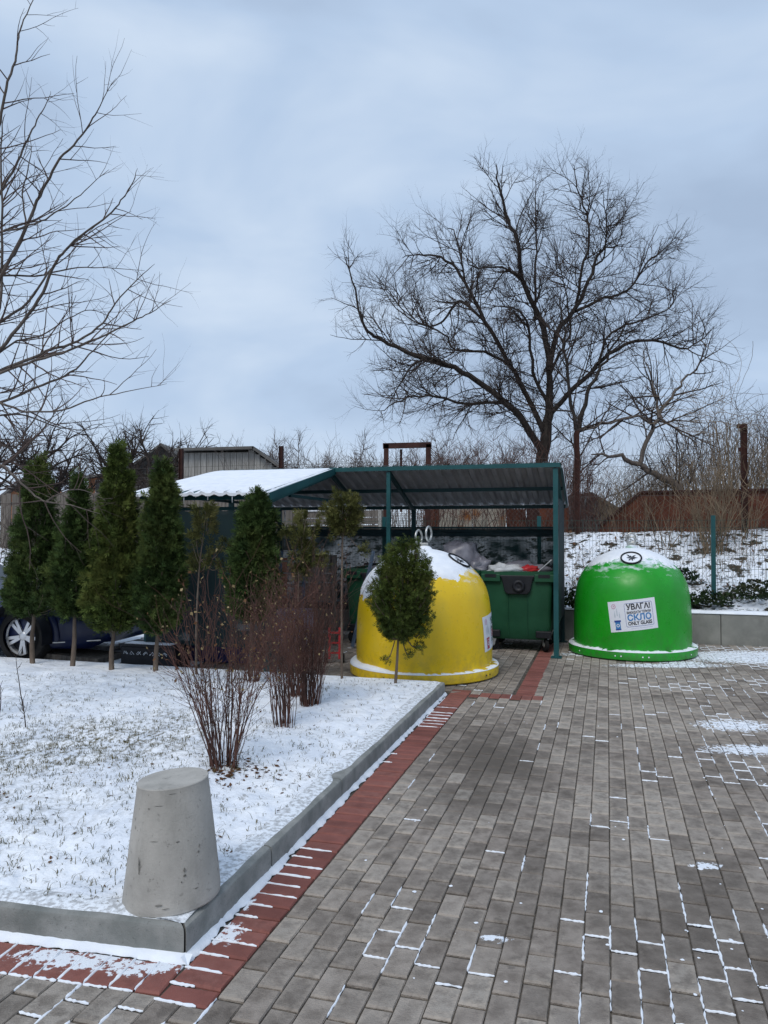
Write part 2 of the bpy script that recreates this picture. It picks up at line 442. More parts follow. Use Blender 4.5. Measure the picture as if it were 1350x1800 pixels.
# embankment rising behind the retaining wall
em = MB()
us = [-60, -40, -28, -20] + [-14 + 0.09 * i for i in range(278)] + [13, 16, 22, 32, 45, 60]
vs_ = [9.05 + 0.07 * i for i in range(74)] + [14.4, 15, 16, 18, 21, 26, 34, 46, 60, 90, 140]
nu, nv = len(us), len(vs_)
em.smooth = True
em.add([U(u, v, slope_z(u, v)) for v in vs_ for u in us],
       [(j * nu + i, j * nu + i + 1, (j + 1) * nu + i + 1, (j + 1) * nu + i) for j in range(nv - 1) for i in range(nu - 1)])
tag(em.build('embankment', m_winter), kind='structure')

# ---- snowy lawn inside the kerb
LV = 4.78
def vfront(u): return 0.0744 * min(0, u)
def lawn_z(u, v):
    d = min(-u, v - vfront(u), LV - v + 0.05)
    z = 0.118 + 0.045 * sst(0.08, 1.0, d) + 0.018 * fb(u, v, 1.0, 1.6) * sst(0.05, .5, d) + 0.020 * fb(u, v, 5.0, 6) * sst(0.0, .2, d) + .007 * fb(u, v, 8.0, 17) * sst(0.0, .2, d)
    return z
lw = MB(); lw.smooth = True
NU, NV = 300, 170
def lu(i):
    t = i / (NU - 1); return -0.09 - 12 * t ** 1.6
rows = []
for j in range(NV):
    for i in range(NU):
        u = lu(i); v0 = vfront(u) + 0.09; t = j / (NV - 1); v = v0 + (LV - v0) * t
        rows.append(U(u, v, lawn_z(u, v)))
lw.add(rows, [(j * NU + i, (j + 1) * NU + i, (j + 1) * NU + i + 1, j * NU + i + 1) for j in range(NV - 1) for i in range(NU - 1)])
# skirt at the back
bk = [U(lu(i), LV, lawn_z(lu(i), LV)) for i in range(NU)] + [U(lu(i), LV + 0.03, -0.02) for i in range(NU)]
lw.add(bk, [(i, i + NU, i + NU + 1, i + 1) for i in range(NU - 1)])
m_lawn = mat('thin snow on lawn', (0.74, 0.785, 0.86), (0.88, 0.905, 0.94), 4, 0.7, 0.9, 32, 0.15, coord='World')
p1 = G(190, 1300, .15); p2 = G(80, 1330, .15); p3 = G(330, 1260, .15)
lb = blob_mask(m_lawn, [(p1.x, p1.y, 1.1, 0.75, 1.0), (p2.x, p2.y, 1.0, 0.6, .9), (p3.x, p3.y, .6, .35, .7), (-2.2, 4.0, 1.2, .7, .45), (-4.2, 6.6, 2.6, 1.2, .4)])
fine = noise_mask(m_lawn, 26, 0.47, 0.62, detail=4, stretch=(1, .7, 1))
layer(m_lawn, mth(m_lawn, 'MULTIPLY', lb, fine), (0.13, 0.11, 0.055))
layer(m_lawn, mth(m_lawn, 'MULTIPLY', noise_mask(m_lawn, 20, 0.60, 0.67, detail=6, seed=2.2, stretch=(1, .6, 1)), 0.55), (0.16, 0.14, 0.10))
tag(lw.build('lawn', m_lawn), kind='structure')

# ---- kerb
kr = root('kerb', U(0, 0), ANG, kind='structure')
def kerb_stone(u0, v0, u1, v1, mitre0=0, mitre1=0, w=0.09, h=0.118, out=1):
    """stone from (u0,v0) to (u1,v1); outer face on that line, body to the lawn side"""
    a = Vector((u0, v0)); b = Vector((u1, v1)); d = (b - a).normalized(); n = Vector((-d.y, d.x))
    mb = MB()
    secs = []
    r = 0.018
    prof = [(0, -0.06), (0, h - r), (r * .3, h - r * .35), (r, h), (w, h), (w, -0.06)]
    for p, mt in ((a, mitre0), (b, mitre1)):
        for (o, z) in prof:
            q = p + n * o + d * (o * mt)
            secs.append((q.x, q.y, z))
    k = len(prof)
    mb.add(secs, [tuple(range(k)), tuple(range(2 * k - 1, k - 1, -1))] + [(i, i + k, (i + 1) % k + k, (i + 1) % k) for i in range(k)])
    return mb.build('kerb_stone', m_kerb, kr, smooth=35)
vv = 0.004; L = 0.76; first = True
while vv < 4.75:
    e_ = min(vv + L, 4.78)
    kerb_stone(0 + random.Random(vv).uniform(-.003, .003), vv, 0 + random.Random(vv + 1).uniform(-.003, .003), e_ - 0.008, 1 if first else 0, 0)
    vv = e_ + 0.002; L = 1.0; first = False
uu = -0.006; L = 1.75
first = True
while uu > -9:
    u1 = uu - L
    kerb_stone(u1 + .006, vfront(u1), uu, vfront(uu), 0, -1 if first else 0)
    uu = u1; L = 1.0; first = False
# thin frosted snow on the kerb tops
fs_ = MB(); fs_.smooth = True
rr = random.Random(5)
def kerb_snow(path, inw, side):
    n = len(path)
    vs = []
    for i, (u, v) in enumerate(path):
        k = inw(i)
        for (o, z) in ((k, 0.1165), (k + .006, 0.1205), (0.095, 0.127), (0.14, 0.125)):
            if side == 'r': vs.append(U(u - o, v, z))
            else: vs.append(U(u, v + o, z))
    fs_.add(vs, [(i * 4 + j, i * 4 + j + 1, (i + 1) * 4 + j + 1, (i + 1) * 4 + j) if side == 'l' else (i * 4 + j, (i + 1) * 4 + j, (i + 1) * 4 + j + 1, i * 4 + j + 1) for i in range(n - 1) for j in range(3)])
pa = [(-0.0, 0.02 + 0.035 * i) for i in range(136)]
kerb_snow(pa, lambda i: 0.035 + 0.012 * fb(i * .07, 2.0) + .055 * math.exp(-((i - 52) / 2.6) ** 2) , 'r')
pb = [(-0.02 - 0.04 * i, vfront(-0.02 - 0.04 * i)) for i in range(160)]
kerb_snow(pb, lambda i: 0.03 + 0.018 * fb(i * .09, 7.0), 'l')
m_frost = mat('frost crust', (0.44, 0.45, 0.465), (0.80, 0.84, 0.89), 42, 0.8, 0.25, 90, 0.15, coord='World', lo=0.40, hi=0.56, detail=9)
tag(to_local(fs_, kr).build('kerb_snow', m_frost, kr), kind='stuff')

# ---- pavement of grey pavers with red header strips
pv = root('pavement', U(0, 0), ANG, kind='structure')
bed = MB(); bed.add([(-14, -6, -0.0095), (14, -6, -0.0095), (14, 8.97, -0.0095), (-14, 8.97, -0.0095)], [(0, 1, 2, 3)])
tag(bed.build('joint_bed', m_joint, pv), kind='structure')
PW, PL, CU, CV = 0.0948, 0.1825, 0.0994, 0.1935
pav = []     # (u, v, width, length, red, angle, zone)
rp = random.Random(11)
def strip_right(v): return 0.235
# right header strip along the kerb (bricks lie across)
v = -0.235
while v < 4.95:
    pav.append((0.125, v + PW / 2, PL + .006, PW - .0025, 1, 0)); v += CU
# cross strip at the end of the lawn and the strip leading to the shelter post
u = 0.2285
vc = 4.83
while u < 0.86:
    pav.append((u + PW / 2, vc + .02, PW, PL, 1, 0)); u += CU
v = 4.95 + .0
while v < 8.9:
    pav.append((0.745, v + PW / 2, PL, PW, 1, 0)); v += CU
# front header strip, skewed with the front kerb
u = 0.02
th = math.atan(0.0744)
while u > -9:
    uc = u - PW / 2
    pav.append((uc, vfront(uc) - 0.03 - PL / 2, PW - .002, PL, 1, th)); u -= CU
# field
nc = 0
u = 0.2285
while u < 9.0:
    uc = u + PW / 2
    v = -5.2 + (CV / 2 if nc % 2 else 0) + rp.uniform(-.004, .004)
    while v < 8.85:
        vcn = v + PL / 2
        skip = False
        if 0.635 < uc < 0.86 and vcn > 4.9: skip = True
        if uc < 0.86 and 4.70 < vcn < 4.95:
            skip = True
        if not skip: pav.append((uc, vcn, PW, PL, 0, 0))
        v += CV
    u += CU; nc += 1
u = 0.2285 - CU; nc = 1
while u > -9.5:
    uc = u + PW / 2
    top = (vfront(uc) - 0.03 - PL - 0.006) if uc < 0.02 else -0.24
    v = top; firstb = True
    while v > -5.2:
        L_ = PL if not (firstb and nc % 2) else PL / 2 - .005
        pav.append((uc, v - L_ / 2, PW, L_, 0, 0)); v -= L_ + CV - PL; firstb = False
    # area beyond the lawn
    v = 4.86 + (CV / 2 if nc % 2 else 0)
    while v < 8.85:
        pav.append((uc, v + PL / 2, PW, PL, 0, 0)); v += CV
    u -= CU; nc += 1
def inview(p, m=60):
    if p.y < 1.2: return None
    c, s = math.cos(PITCH), math.sin(PITCH)
    q = Vector((p.x, p.y, p.z - EYE)); zf = q.y * c + q.z * s; yu = -q.y * s + q.z * c
    px = 675 + 1350 * q.x / zf; py = 900 - 1350 * yu / zf
    return px, py
scored = []
for k, (u, v, w, l, red, an) in enumerate(pav):
    p = U(u, v); iv = inview(p)
    d = p.length
    on = iv is not None and -10 < iv[0] < 1360 and iv[1] < 1812
    scored.append((0 if on else 1, d, k))
scored.sort()
single = set(k for _, _, k in scored[:297])
pm = {}
PF = [(8, 9, 12), (9, 10, 12), (10, 11, 12), (11, 8, 12)] + [(q + l0, (q + 1) % 4 + l0, (q + 1) % 4 + 4 + l0, q + 4 + l0) for l0 in (0, 4) for q in range(4)]
def rim_attr(me):
    at = me.attributes.new('rim', 'FLOAT', 'POINT')
    at.data.foreach_set('value', [0.0 if i % 13 == 12 else 1.0 for i in range(len(me.vertices))])
    return me
def paver_mesh(w, l, red, var):
    key = (round(w, 3), round(l, 3), red, var)
    if key not in pm:
        mb = MB(); r = random.Random(var * 7 + red)
        e = [r.uniform(0.002, 0.005) for _ in range(4)]
        x, y = w / 2, l / 2
        j = lambda: r.uniform(-.0012, .0012)
        vs = []
        for z, i in ((-0.05, 0), (-0.0055, 0), (0, 0.0052)):
            for (a, b) in ((-1, -1), (1, -1), (1, 1), (-1, 1)):
                vs.append((a * (x - i * .6) + j(), b * (y - i * 1.5) + j(), z + (j() * .6 if z > -.01 else 0)))
        vs.append((j() * 6, j() * 8, 0.0004))
        mb.add(vs, PF)
        pm[key] = rim_attr(mb.mesh('paver', m_red if red else m_paver))
    return pm[key]
rest = {0: MB(), 1: MB()}; dryl = {0: [], 1: []}
def dryness(u, v, r):
    n_ = fb(u, v, 31.0, .75, 3) + .35 * fb(u, v, 37.0, 3.0, 2)
    iv = inview(U(u, v)) or (0, 0)
    b_ = .30 * math.exp(-((iv[0] - 1060) / 130) ** 2 - ((iv[1] - 1290) / 110) ** 2) + .25 * sst(1620, 1720, iv[1]) + .15 * math.exp(-((iv[0] - 730) / 150) ** 2 - ((iv[1] - 1480) / 130) ** 2)
    b_ -= .5 * math.exp(-((iv[0] - 870) / 110) ** 2 - ((iv[1] - 1345) / 75) ** 2) + .2 * sst(1180, 1280, iv[0]) * sst(1350, 1450, iv[1])
    return min(1, max(0, .25 + n_ * .9 + b_ + r.gauss(0, .34)))

for k, (u, v, w, l, red, an) in enumerate(pav):
    r = random.Random(k * 13 + 5)
    dv_ = dryness(u, v, r); z = r.gauss(0, 0.0014); rx, ry = r.gauss(0, 0.006), r.gauss(0, 0.009)
    if k in single:
        o = link_copy('paver', paver_mesh(w, l, red, k % 4), pv, (u, v, z), (rx, ry, an + r.gauss(0, .006))); o.color = (dv_, 0, 0, 1)
    else:
        far = U(u, v).length > 7
        mb = rest[red]; mb.r = r.random()
        ca, sa = math.cos(an), math.sin(an)
        x, y = w / 2, l / 2; i = 0.005
        vs = []
        for zz, ii in (((-0.02, 0), (-0.0055, 0), (0, i))):
            for (a, b) in ((-1, -1), (1, -1), (1, 1), (-1, 1)):
                lx, ly = a * (x - ii * .6), b * (y - ii * 1.5)
                vs.append((u + lx * ca - ly * sa, v + lx * sa + ly * ca, z + zz + lx * ry - ly * rx))
        vs.append((u + r.gauss(0, .006), v + r.gauss(0, .01), z + .0004))
        mb.add(vs, PF); dryl[red] += [dv_] * 13
for k_, nm_, m_ in ((0, 'grey_pavers', m_paver), (1, 'red_pavers', m_red)):
    o = tag(rest[k_].build(nm_, m_, pv), kind='stuff'); rim_attr(o.data); o.color = (0, 0, 0, 1); o.data.attributes.new('dry', 'FLOAT', 'POINT').data.foreach_set('value', dryl[k_])
# wear and wet on the pavers
def gp(px, py): p = G(px, py); return p.x, p.y
wet = blob_mask(m_paver, [(*gp(860, 1330), .55, 1.1, .9), (*gp(830, 1400), .5, .5, .8), (*gp(980, 1700), .25, .2, .0), (*gp(760, 1170), 1.5, 1.1, .7), (*gp(1250, 1620), .7, 1.2, .55), (*gp(60, 1760), .7, .3, .8)])
layer(m_paver, mth(m_paver, 'MULTIPLY', mth(m_paver, 'ADD', wet, 0.0), noise_mask(m_paver, 2.6, 0.30, 0.52, seed=1.0)), (0.112, 0.096, 0.082))
layer(m_paver, mth(m_paver, 'MULTIPLY', noise_mask(m_paver, 9, 0.58, 0.66, seed=8.0), 0.7), (0.125, 0.108, 0.094))
layer(m_paver, mth(m_paver, 'MULTIPLY', noise_mask(m_paver, 3.1, 0.60, 0.72, seed=5.0), 0.6), (0.30, 0.265, 0.23))
for m_, cc_ in ((m_paver, (0.42, 0.365, 0.31)), (m_red, (0.34, 0.12, 0.09))):
    nt, nd, bs = tools(m_); at = nd.new('ShaderNodeAttribute'); at.attribute_name = 'rim'
    fr_ = mth(m_, 'MULTIPLY', mth(m_, 'SUBTRACT', mth(m_, 'ADD', at.outputs['Fac'], noise_mask(m_, 30, .3, .7, seed=6.0)), 1.05), 1.6)
    oi = nd.new('ShaderNodeObjectInfo'); sr = nd.new('ShaderNodeSeparateColor'); nt.links.new(oi.outputs['Color'], sr.inputs[0])
    a2 = nd.new('ShaderNodeAttribute'); a2.attribute_name = 'dry'
    dr_ = mth(m_, 'ADD', sr.outputs[0], a2.outputs['Fac'])
    layer(m_, mth(m_, 'MULTIPLY', dr_, mth(m_, 'ADD', mth(m_, 'MULTIPLY', noise_mask(m_, 17, .42, .58, seed=12.0), .5), .25)), (0.41, 0.37, 0.325) if m_ is m_paver else (.27, .12, .10))
    dry = mth(m_, 'MULTIPLY', fr_, mth(m_, 'ADD', mth(m_, 'MULTIPLY', dr_, .9), .22))
    if m_ is m_paver:
        inv = mth(m_, 'SUBTRACT', 1.0, wet); dry = mth(m_, 'MULTIPLY', dry, inv)
    layer(m_, mth(m_, 'MULTIPLY', dry, .85 if m_ is m_paver else .35), cc_)
patch = [(*gp(1290, 1275), .55, .35, 1), (*gp(1320, 1318), .6, .25, 1), (*gp(1242, 1522), .13, .07, 1), (*gp(870, 1650), .12, .06, .9),
         (*gp(1330, 1155), 1.6, .75, 1.3), (*gp(1200, 1165), .5, .25, 1), (*gp(1020, 1150), .6, .25, .8), (*gp(960, 1360), .08, .05, .0), (*gp(1180, 1170), 1.3, .25, 1)]
for m_ in (m_paver, m_red):
    pt = patch if m_ is m_paver else [(*gp(150, 1690), .35, .10, 1.0), (*gp(250, 1700), .3, .1, 1), (*gp(395, 1640), .13, .16, 1.0), (*gp(430, 1590), .09, .12, .8), (*gp(90, 1680), .3, .1, .9)]
    nm = noise_mask(m_, 28, 0.32, 0.62, detail=9, seed=3.0)
    bm_ = blob_mask(m_, pt)
    s_ = mth(m_, 'SUBTRACT', mth(m_, 'MULTIPLY', mth(m_, 'MULTIPLY', bm_, 1.0), mth(m_, 'ADD', mth(m_, 'MULTIPLY', nm, .95), .10)), .40)
    layer(m_, mth(m_, 'MULTIPLY', s_, 10.0), (0.80, 0.84, 0.90))

for m_ in (m_yellow, m_green):
    grime = mth(m_, 'MULTIPLY', noise_mask(m_, 26, .60, .74, 'Object', detail=8, seed=5.5), .45)
    layer(m_, grime, (.16, .13, .06) if m_ is m_yellow else (.03, .09, .03))
    nt, nd, bs = tools(m_); sp_ = nd.new('ShaderNodeSeparateXYZ'); nt.links.new(nd.new('ShaderNodeTexCoord').outputs['Object'], sp_.inputs[0])
    mr_ = nd.new('ShaderNodeMapRange'); mr_.inputs['From Min'].default_value = .42; mr_.inputs['From Max'].default_value = .0; nt.links.new(sp_.outputs['Z'], mr_.inputs['Value'])
    spl = mth(m_, 'MULTIPLY', mth(m_, 'MULTIPLY', mr_.outputs[0], noise_mask(m_, 12, .42, .66, 'Object', detail=10, seed=1.5)), .6)
    layer(m_, spl, (.20, .15, .07) if m_ is m_yellow else (.06, .10, .05))
    nt.links.new(mth(m_, 'ADD', .27, mth(m_, 'MULTIPLY', noise_mask(m_, 5, .4, .7, 'Object', seed=9.5), .25)), bs.inputs['Roughness'])

# snow lying in the joints: irregular low ridges
js = MB(); js.smooth = True
rj = random.Random(21)
def zone(u, v):
    p = U(u, v)
    z = 0.0
    iv = inview(p)
    if iv is None: return 0
    px, py = iv
    if py > 2100: return 0
    z = 0.80 * sst(1.2, 1.6, u) * sst(3.4, 2.4, v) * (0.15 + .85 * sst(-.1, .15, fb(u, v, 2.0, 1.1))) * (0.35 + 0.65 * sst(-0.25, .25, fb(u, v, 2.0, 1.3)))
    z = max(z, 0.75 * sst(1.5, 2.4, u) * sst(2.0, 3.0, v) * sst(7.0, 5.5, v) * (.2 + .8 * sst(-.1, .2, fb(u, v, 4.0, .9))))
    z = max(z, 0.8 * sst(0.9, 1.2, u) * sst(7.7, 8.4, v), 0.8 * sst(2.6, 3.2, u) * sst(6.9, 7.5, v))
    z = max(z, 0.5 * math.exp(-((u - .84) / .28) ** 2 - ((v - .35) / .4) ** 2), .035)
    if u < 0.24 and v < 4.9: z = max(z, (0.95 if v < 1.0 else 0.5) * (1 if u > 0.02 else 1))
    if u < 0.1 and v < 0.0: z = max(z, 1.0 if v > vfront(u) - .34 else .12)
    z *= (0.35 + 1.0 * sst(-.2, .25, fb(u, v, 7.0, 2.2)))
    return z if u < .24 else (.03 if z < .10 else .95 * sst(.08, .45, z))
def ridge(u0, v0, u1, v1, w):
    a = Vector((u0, v0)); b = Vector((u1, v1)); d = b - a; n = Vector((-d.y, d.x)).normalized()
    m = 11; vs = []
    for i in range(m):
        t = i / (m - 1); q = a + d * t
        ww = w * (0.35 + 1.0 * rj.random() ** 1.3) * (0.35 if i in (0, m - 1) else 1) * (0.05 if rj.random() < .10 else 1)
        o = rj.uniform(-.0018, .0018)
        h = 0.0005 + 0.0035 * min(1, ww / .006)
        for (s, z) in ((-1, -0.004), (-.6, h * .6), (0, h), (.6, h * .6), (1, -.004)):
            vs.append((q.x + n.x * (s * ww + o), q.y + n.y * (s * ww + o), z))
    js.add(vs, [(i * 5 + j, i * 5 + j + 1, (i + 1) * 5 + j + 1, (i + 1) * 5 + j) for i in range(m - 1) for j in range(4)])
for (u, v, w, l, red, an) in pav:
    if not (-4 < u < 7 and v > -2.2): continue
    ca, sa = math.cos(an), math.sin(an)
    def q_(x, y): return u + x * ca - y * sa, v + x * sa + y * ca
    z = zone(u, v)
    if red and u < .24 and not an and v < 3.4:
        near_ = v < 1.15
        if rj.random() < (.9 if near_ else .22):
            f = rj.uniform(.35, 1.0) if near_ else rj.uniform(.12, .4)
            ridge(*q_(-w / 2 - .01, -l / 2 - .003), *q_(-w / 2 + w * f, -l / 2 - .003), .0062)
        continue
    if an: z = 1.15
    base = 0.0052 if (u > 0.3) else 0.0065
    if red and u < .25 and v < 1.4: base = 0.008
    if rj.random() < z: ridge(*q_(-w / 2 - .003, -l / 2), *q_(-w / 2 - .003, l / 2), base)
    if rj.random() < z * .8: ridge(*q_(-w / 2, -l / 2 - .003), *q_(w / 2, -l / 2 - .003), base * .85)
# band of snow at the foot of the kerb
def foot(path, nrm, wid):
    n = len(path); vs = []
    for i, (u, v) in enumerate(path):
        w = wid(i)
        for (t, z) in ((0, 0.022), (.35, 0.016), (.75, 0.008), (1, -.003)):
            vs.append((u + nrm[0] * (w * t - .002), v + nrm[1] * (w * t - .002), z * (.6 + .5 * min(1, w / .03))))
    js.add(vs, [(i * 4 + j, i * 4 + j + 1, (i + 1) * 4 + j + 1, (i + 1) * 4 + j) for i in range(n - 1) for j in range(3)])
foot([(0, -0.03 + .02 * i) for i in range(242)], (1, 0), lambda i: max(.004, .027 + .03 * fb(i * .11, 3.0) + .012 * fb(i * .7, 9.0) - .006 * sst(50, 200, i)))
foot([(0.03 - .02 * i, vfront(0.03 - .02 * i)) for i in range(300)], (0, -1), lambda i: max(.006, .028 + .03 * fb(i * .09, 13.0) * .5 + .012 * fb(i * .8, 19.0)))
# small crumbs of snow
for _ in range(130):
    px = rj.uniform(500, 1350); py = rj.uniform(1200, 1790)
    p = G(px, py); u, v = UV(p)
    if u < .25: continue
    if rj.random() > 0.25 + .75 * sst(1000, 1300, px): continue
    r = rj.uniform(.003, .012)
    pts = [(u + math.cos(a) * r * rj.uniform(.6, 1.3), v + math.sin(a) * r * rj.uniform(.6, 1.3), 0.0) for a in [k * PI / 3 for k in range(6)]]
    js.add(pts + [(u, v, r * .5)], [(k, (k + 1) % 6, 6) for k in range(6)])
tag(js.build('joint_snow', m_snow, pv), kind='stuff')

# ================================================================== RETAINING WALL
rw = root('retaining_wall', U(0, 8.97), ANG, 0 and '' or 'low retaining wall of pale concrete blocks capped with snow behind the bell bins', 'wall')
u = -9.0; wr = random.Random(2)
ofs = (4.06 - 0.0)
u = 3.02 - 2.35 * 6
while u < 11:
    mb = MB(); mb.box((0, 0, 0.16), (2.34, 0.20, 0.53), ch=0.012)
    mb.build('concrete_block', m_block, rw, loc=(u + 1.175, 0.10 + wr.uniform(-.004, .004), wr.uniform(-.004, .004)))
    u += 2.35
sn = MB(); sn.smooth = True
n = 420
vs = []
for i in range(n):
    u = -11 + i * .052
    w = .004 * fb(u, 0, 1, 6)
    for (o, z) in ((-0.012 + w * 2, .425), (-.004 + w * 2, .452 + w), (.08, .468 + w * 2), (.2, .462), (.34, .46)):
        vs.append((u, o, z))
sn.add(vs, [(i * 5 + j, (i + 1) * 5 + j, (i + 1) * 5 + j + 1, i * 5 + j + 1) for i in range(n - 1) for j in range(4)])
sn.build('snow_cap', m_snow, rw)

# ================================================================== SHELTER
SU, SV = 0.90, 7.245
def S(t, s, z): return U(SU - t, SV + s, z)
sh = root('bin_shelter', S(2.2, 0, 0), ANG, 'teal steel bin shelter with corrugated gable roof, snow on its near slope', 'shelter')
def shp(mb, name, m, **k): return to_local(mb, sh).build(name, m, sh, **k)
def roof_z(s): return 2.40 + (0.195 * s if s < 0 else -0.315 * s)
def post(t, s, z1, z0=0.0, w=.06, m=m_teal):
    mb = MB(); mb.bar(S(t, s, z0), S(t, s, z1), w, w, up=Vector((A.x, A.y, 0)))
    if z0 == 0.0:
        mb.box(S(t, s, .006), (.13, .13, .012), Matrix.Rotation(ANG, 3, 'Z'))
    shp(mb, 'post', m)
TL, TM, TG = 4.60, 2.17, 2.97
post(0, 0, 2.36); post(TM, 0, 2.36, w=.05); post(TL - .12, 0, 2.36); 
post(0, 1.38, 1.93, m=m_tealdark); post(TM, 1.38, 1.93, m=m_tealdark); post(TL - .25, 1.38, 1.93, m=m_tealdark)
post(TG + .02, -2.0, 1.99, w=.07); post(TL - .1, -2.0, 1.99, w=.07)
def beam(a, b, w, h, m, name='beam'):
    mb = MB(); mb.bar(a, b, w, h); shp(mb, name, m)
beam(S(-.06, 0, 2.405), S(TL + .05, 0, 2.405), .05, .05, m_teal, 'ridge_beam')
beam(S(-.06, -.045, 2.40), S(TG, -.045, 2.40), .012, .055, m_teal, 'fascia')
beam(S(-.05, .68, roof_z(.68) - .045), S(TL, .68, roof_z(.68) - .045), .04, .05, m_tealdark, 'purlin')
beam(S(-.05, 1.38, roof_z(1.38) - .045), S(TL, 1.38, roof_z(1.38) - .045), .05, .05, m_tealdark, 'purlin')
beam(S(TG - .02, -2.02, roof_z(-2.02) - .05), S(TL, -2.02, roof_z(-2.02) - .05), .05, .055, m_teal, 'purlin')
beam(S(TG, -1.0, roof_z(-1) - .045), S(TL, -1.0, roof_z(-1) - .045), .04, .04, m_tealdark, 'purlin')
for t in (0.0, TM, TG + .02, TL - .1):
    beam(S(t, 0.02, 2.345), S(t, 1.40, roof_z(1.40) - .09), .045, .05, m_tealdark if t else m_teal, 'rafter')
for t in (TG + .02, TL - .1):
    beam(S(t, -2.0, roof_z(-2.0) - .10), S(t, 0, 2.335), .045, .05, m_teal, 'rafter')
    beam(S(t, -1.4, roof_z(-1.4) - .13), S(t, .9, 1.98), .035, .035, m_tealdark, 'brace')
beam(S(TG - .055, -2.12, roof_z(-2.12) - .03), S(TG - .055, -.02, 2.385), .012, .085, m_teal, 'fascia')
beam(S(-.065, .0, 2.385), S(-.065, 1.46, roof_z(1.46) - .01), .012, .06, m_teal, 'fascia')
# corrugated sheets
def corr(t0, t1, s0, s1, name, lift=0.0, thick=0.0, pitch=0.15):
    mb = MB(); prof = []
    t = t0
    while t < t1 - 1e-6:
        for (o, h) in ((0, 0), (.02, 0.034), (.075, .034), (.095, 0)):
            if t + o <= t1: prof.append((t + o, h))
        t += pitch
    prof.append((t1, 0))
    n = len(prof); vs = []
    for s in (s0, s1):
        for (tt, h) in prof: vs.append(S(tt, s, roof_z(s) + h + .0))
    mb.add(vs, [(i, i + 1, i + 1 + n, i + n) for i in range(n - 1)])
    # second skin slightly above gives the sheet a thickness
    vs2 = []
    for s in (s0, s1):
        for (tt, h) in prof: vs2.append(S(tt, s, roof_z(s) + h + .003))
    mb.cur = 1
    mb.add(vs2, [(i + n, i + 1 + n, i + 1, i) for i in range(n - 1)] )
    return mb, prof
t = -0.08; i = 0
for (ta, tb) in ((-0.08, 1.12), (1.123, 2.32), (2.323, 3.52), (3.523, 4.66)):
    mb, _ = corr(ta, tb, 0.015, 1.50, 'x'); mb.cur = 0
    shp(mb, 'roof_sheet', [m_roofmetal, m_teal])
for (ta, tb) in ((TG - .04, 3.81), (3.813, 4.66)):
    mb, _ = corr(ta, tb, -2.15, -.0, 'x')
    shp(mb, 'roof_sheet', [m_roofmetal, m_teal])
cap = MB()
cap.add([S(-.08, -.07, 2.415), S(4.68, -.07, 2.415), S(4.68, 0, 2.447), S(-.08, 0, 2.447), S(-.08, .10, 2.418), S(4.68, .10, 2.418)], [(0, 1, 2, 3), (3, 2, 5, 4)])
cap.build
# snow slab on the near slope and on the far slope
def snowslab(t0, t1, s0, s1, h, name, eave):
    mb = MB(); mb.smooth = True
    nt_, ns = int((t1 - t0) / .025), 24
    vs = []
    for j in range(ns):
        s = s0 + (s1 - s0) * j / (ns - 1)
        for i in range(nt_):
            t = t0 + (t1 - t0) * i / (nt_ - 1)
            d = min(j, ns - 1 - j) / 2.0
            edge = min(1, min(t - t0, t1 - t) / .06 + .15)
            rib = 0.022 * max(0, math.sin((t - TG + .04) / .15 * 2 * PI)) if j < 3 else 0.012
            f = min(1, .45 + d * .35)
            so = s
            if j == 0: so = s - .010 + .014 * fb(t, 0, 1, 9)
            vs.append(S(t, so, roof_z(s) + .006 + rib + h * f * edge * (1 + .15 * fb(t, s, 2, 2))))
    mb.add(vs, [(j * nt_ + i, (j + 1) * nt_ + i, (j + 1) * nt_ + i + 1, j * nt_ + i + 1) for j in range(ns - 1) for i in range(nt_ - 1)])
    lo = [Vector(vs[i]) - Vector((0, 0, .018 + h * .5)) for i in range(nt_)]
    mb.add([vs[i] for i in range(nt_)] + lo, [(i, i + 1, i + 1 + nt_, i + nt_) for i in range(nt_ - 1)])
    for e_i in (0, nt_ - 1):
        col = [Vector(vs[j * nt_ + e_i]) for j in range(ns)]
        mb.add(col + [c - Vector((0, 0, .03)) for c in col], [(j, j + 1, j + 1 + ns, j + ns) for j in range(ns - 1)])
    shp(mb, name, m_snow)
snowslab(TG - .045, 4.67, -2.16, .02, .032, 'snow_layer', True)
snowslab(-.085, 4.67, .03, 1.5, .025, 'snow_layer', False)
# icicles on the near eave
for k in range(11):
    t = TG + .05 + k * .15 + .03
    z = roof_z(-2.16)
    h = [.05, .03, .09, .02, .06, .03, .1, .04, .03, .05, .02, .04][k]
    mb = MB(); mb.tube([S(t, -2.16, z + .01), S(t, -2.16, z - h)], [.007, .001], 5)
    shp(mb, 'icicle', m_snow)
# corrugated front edge seen end-on (ridge line of the single-slope part)
mb = MB(); prof = []
t = -.08
while t < TG: prof += [(t, 0), (t + .03, .02), (t + .075, .02), (t + .105, 0)]; t += .15
prof.append((t, 0))
vs = [S(a, -.03, 2.425 + h) for a, h in prof] + [S(a, .06, 2.425 + h) for a, h in prof]; n = len(prof)
mb.add(vs, [(i, i + 1, i + 1 + n, i + n) for i in range(n - 1)])
shp(mb, 'ridge_cap', m_teal)
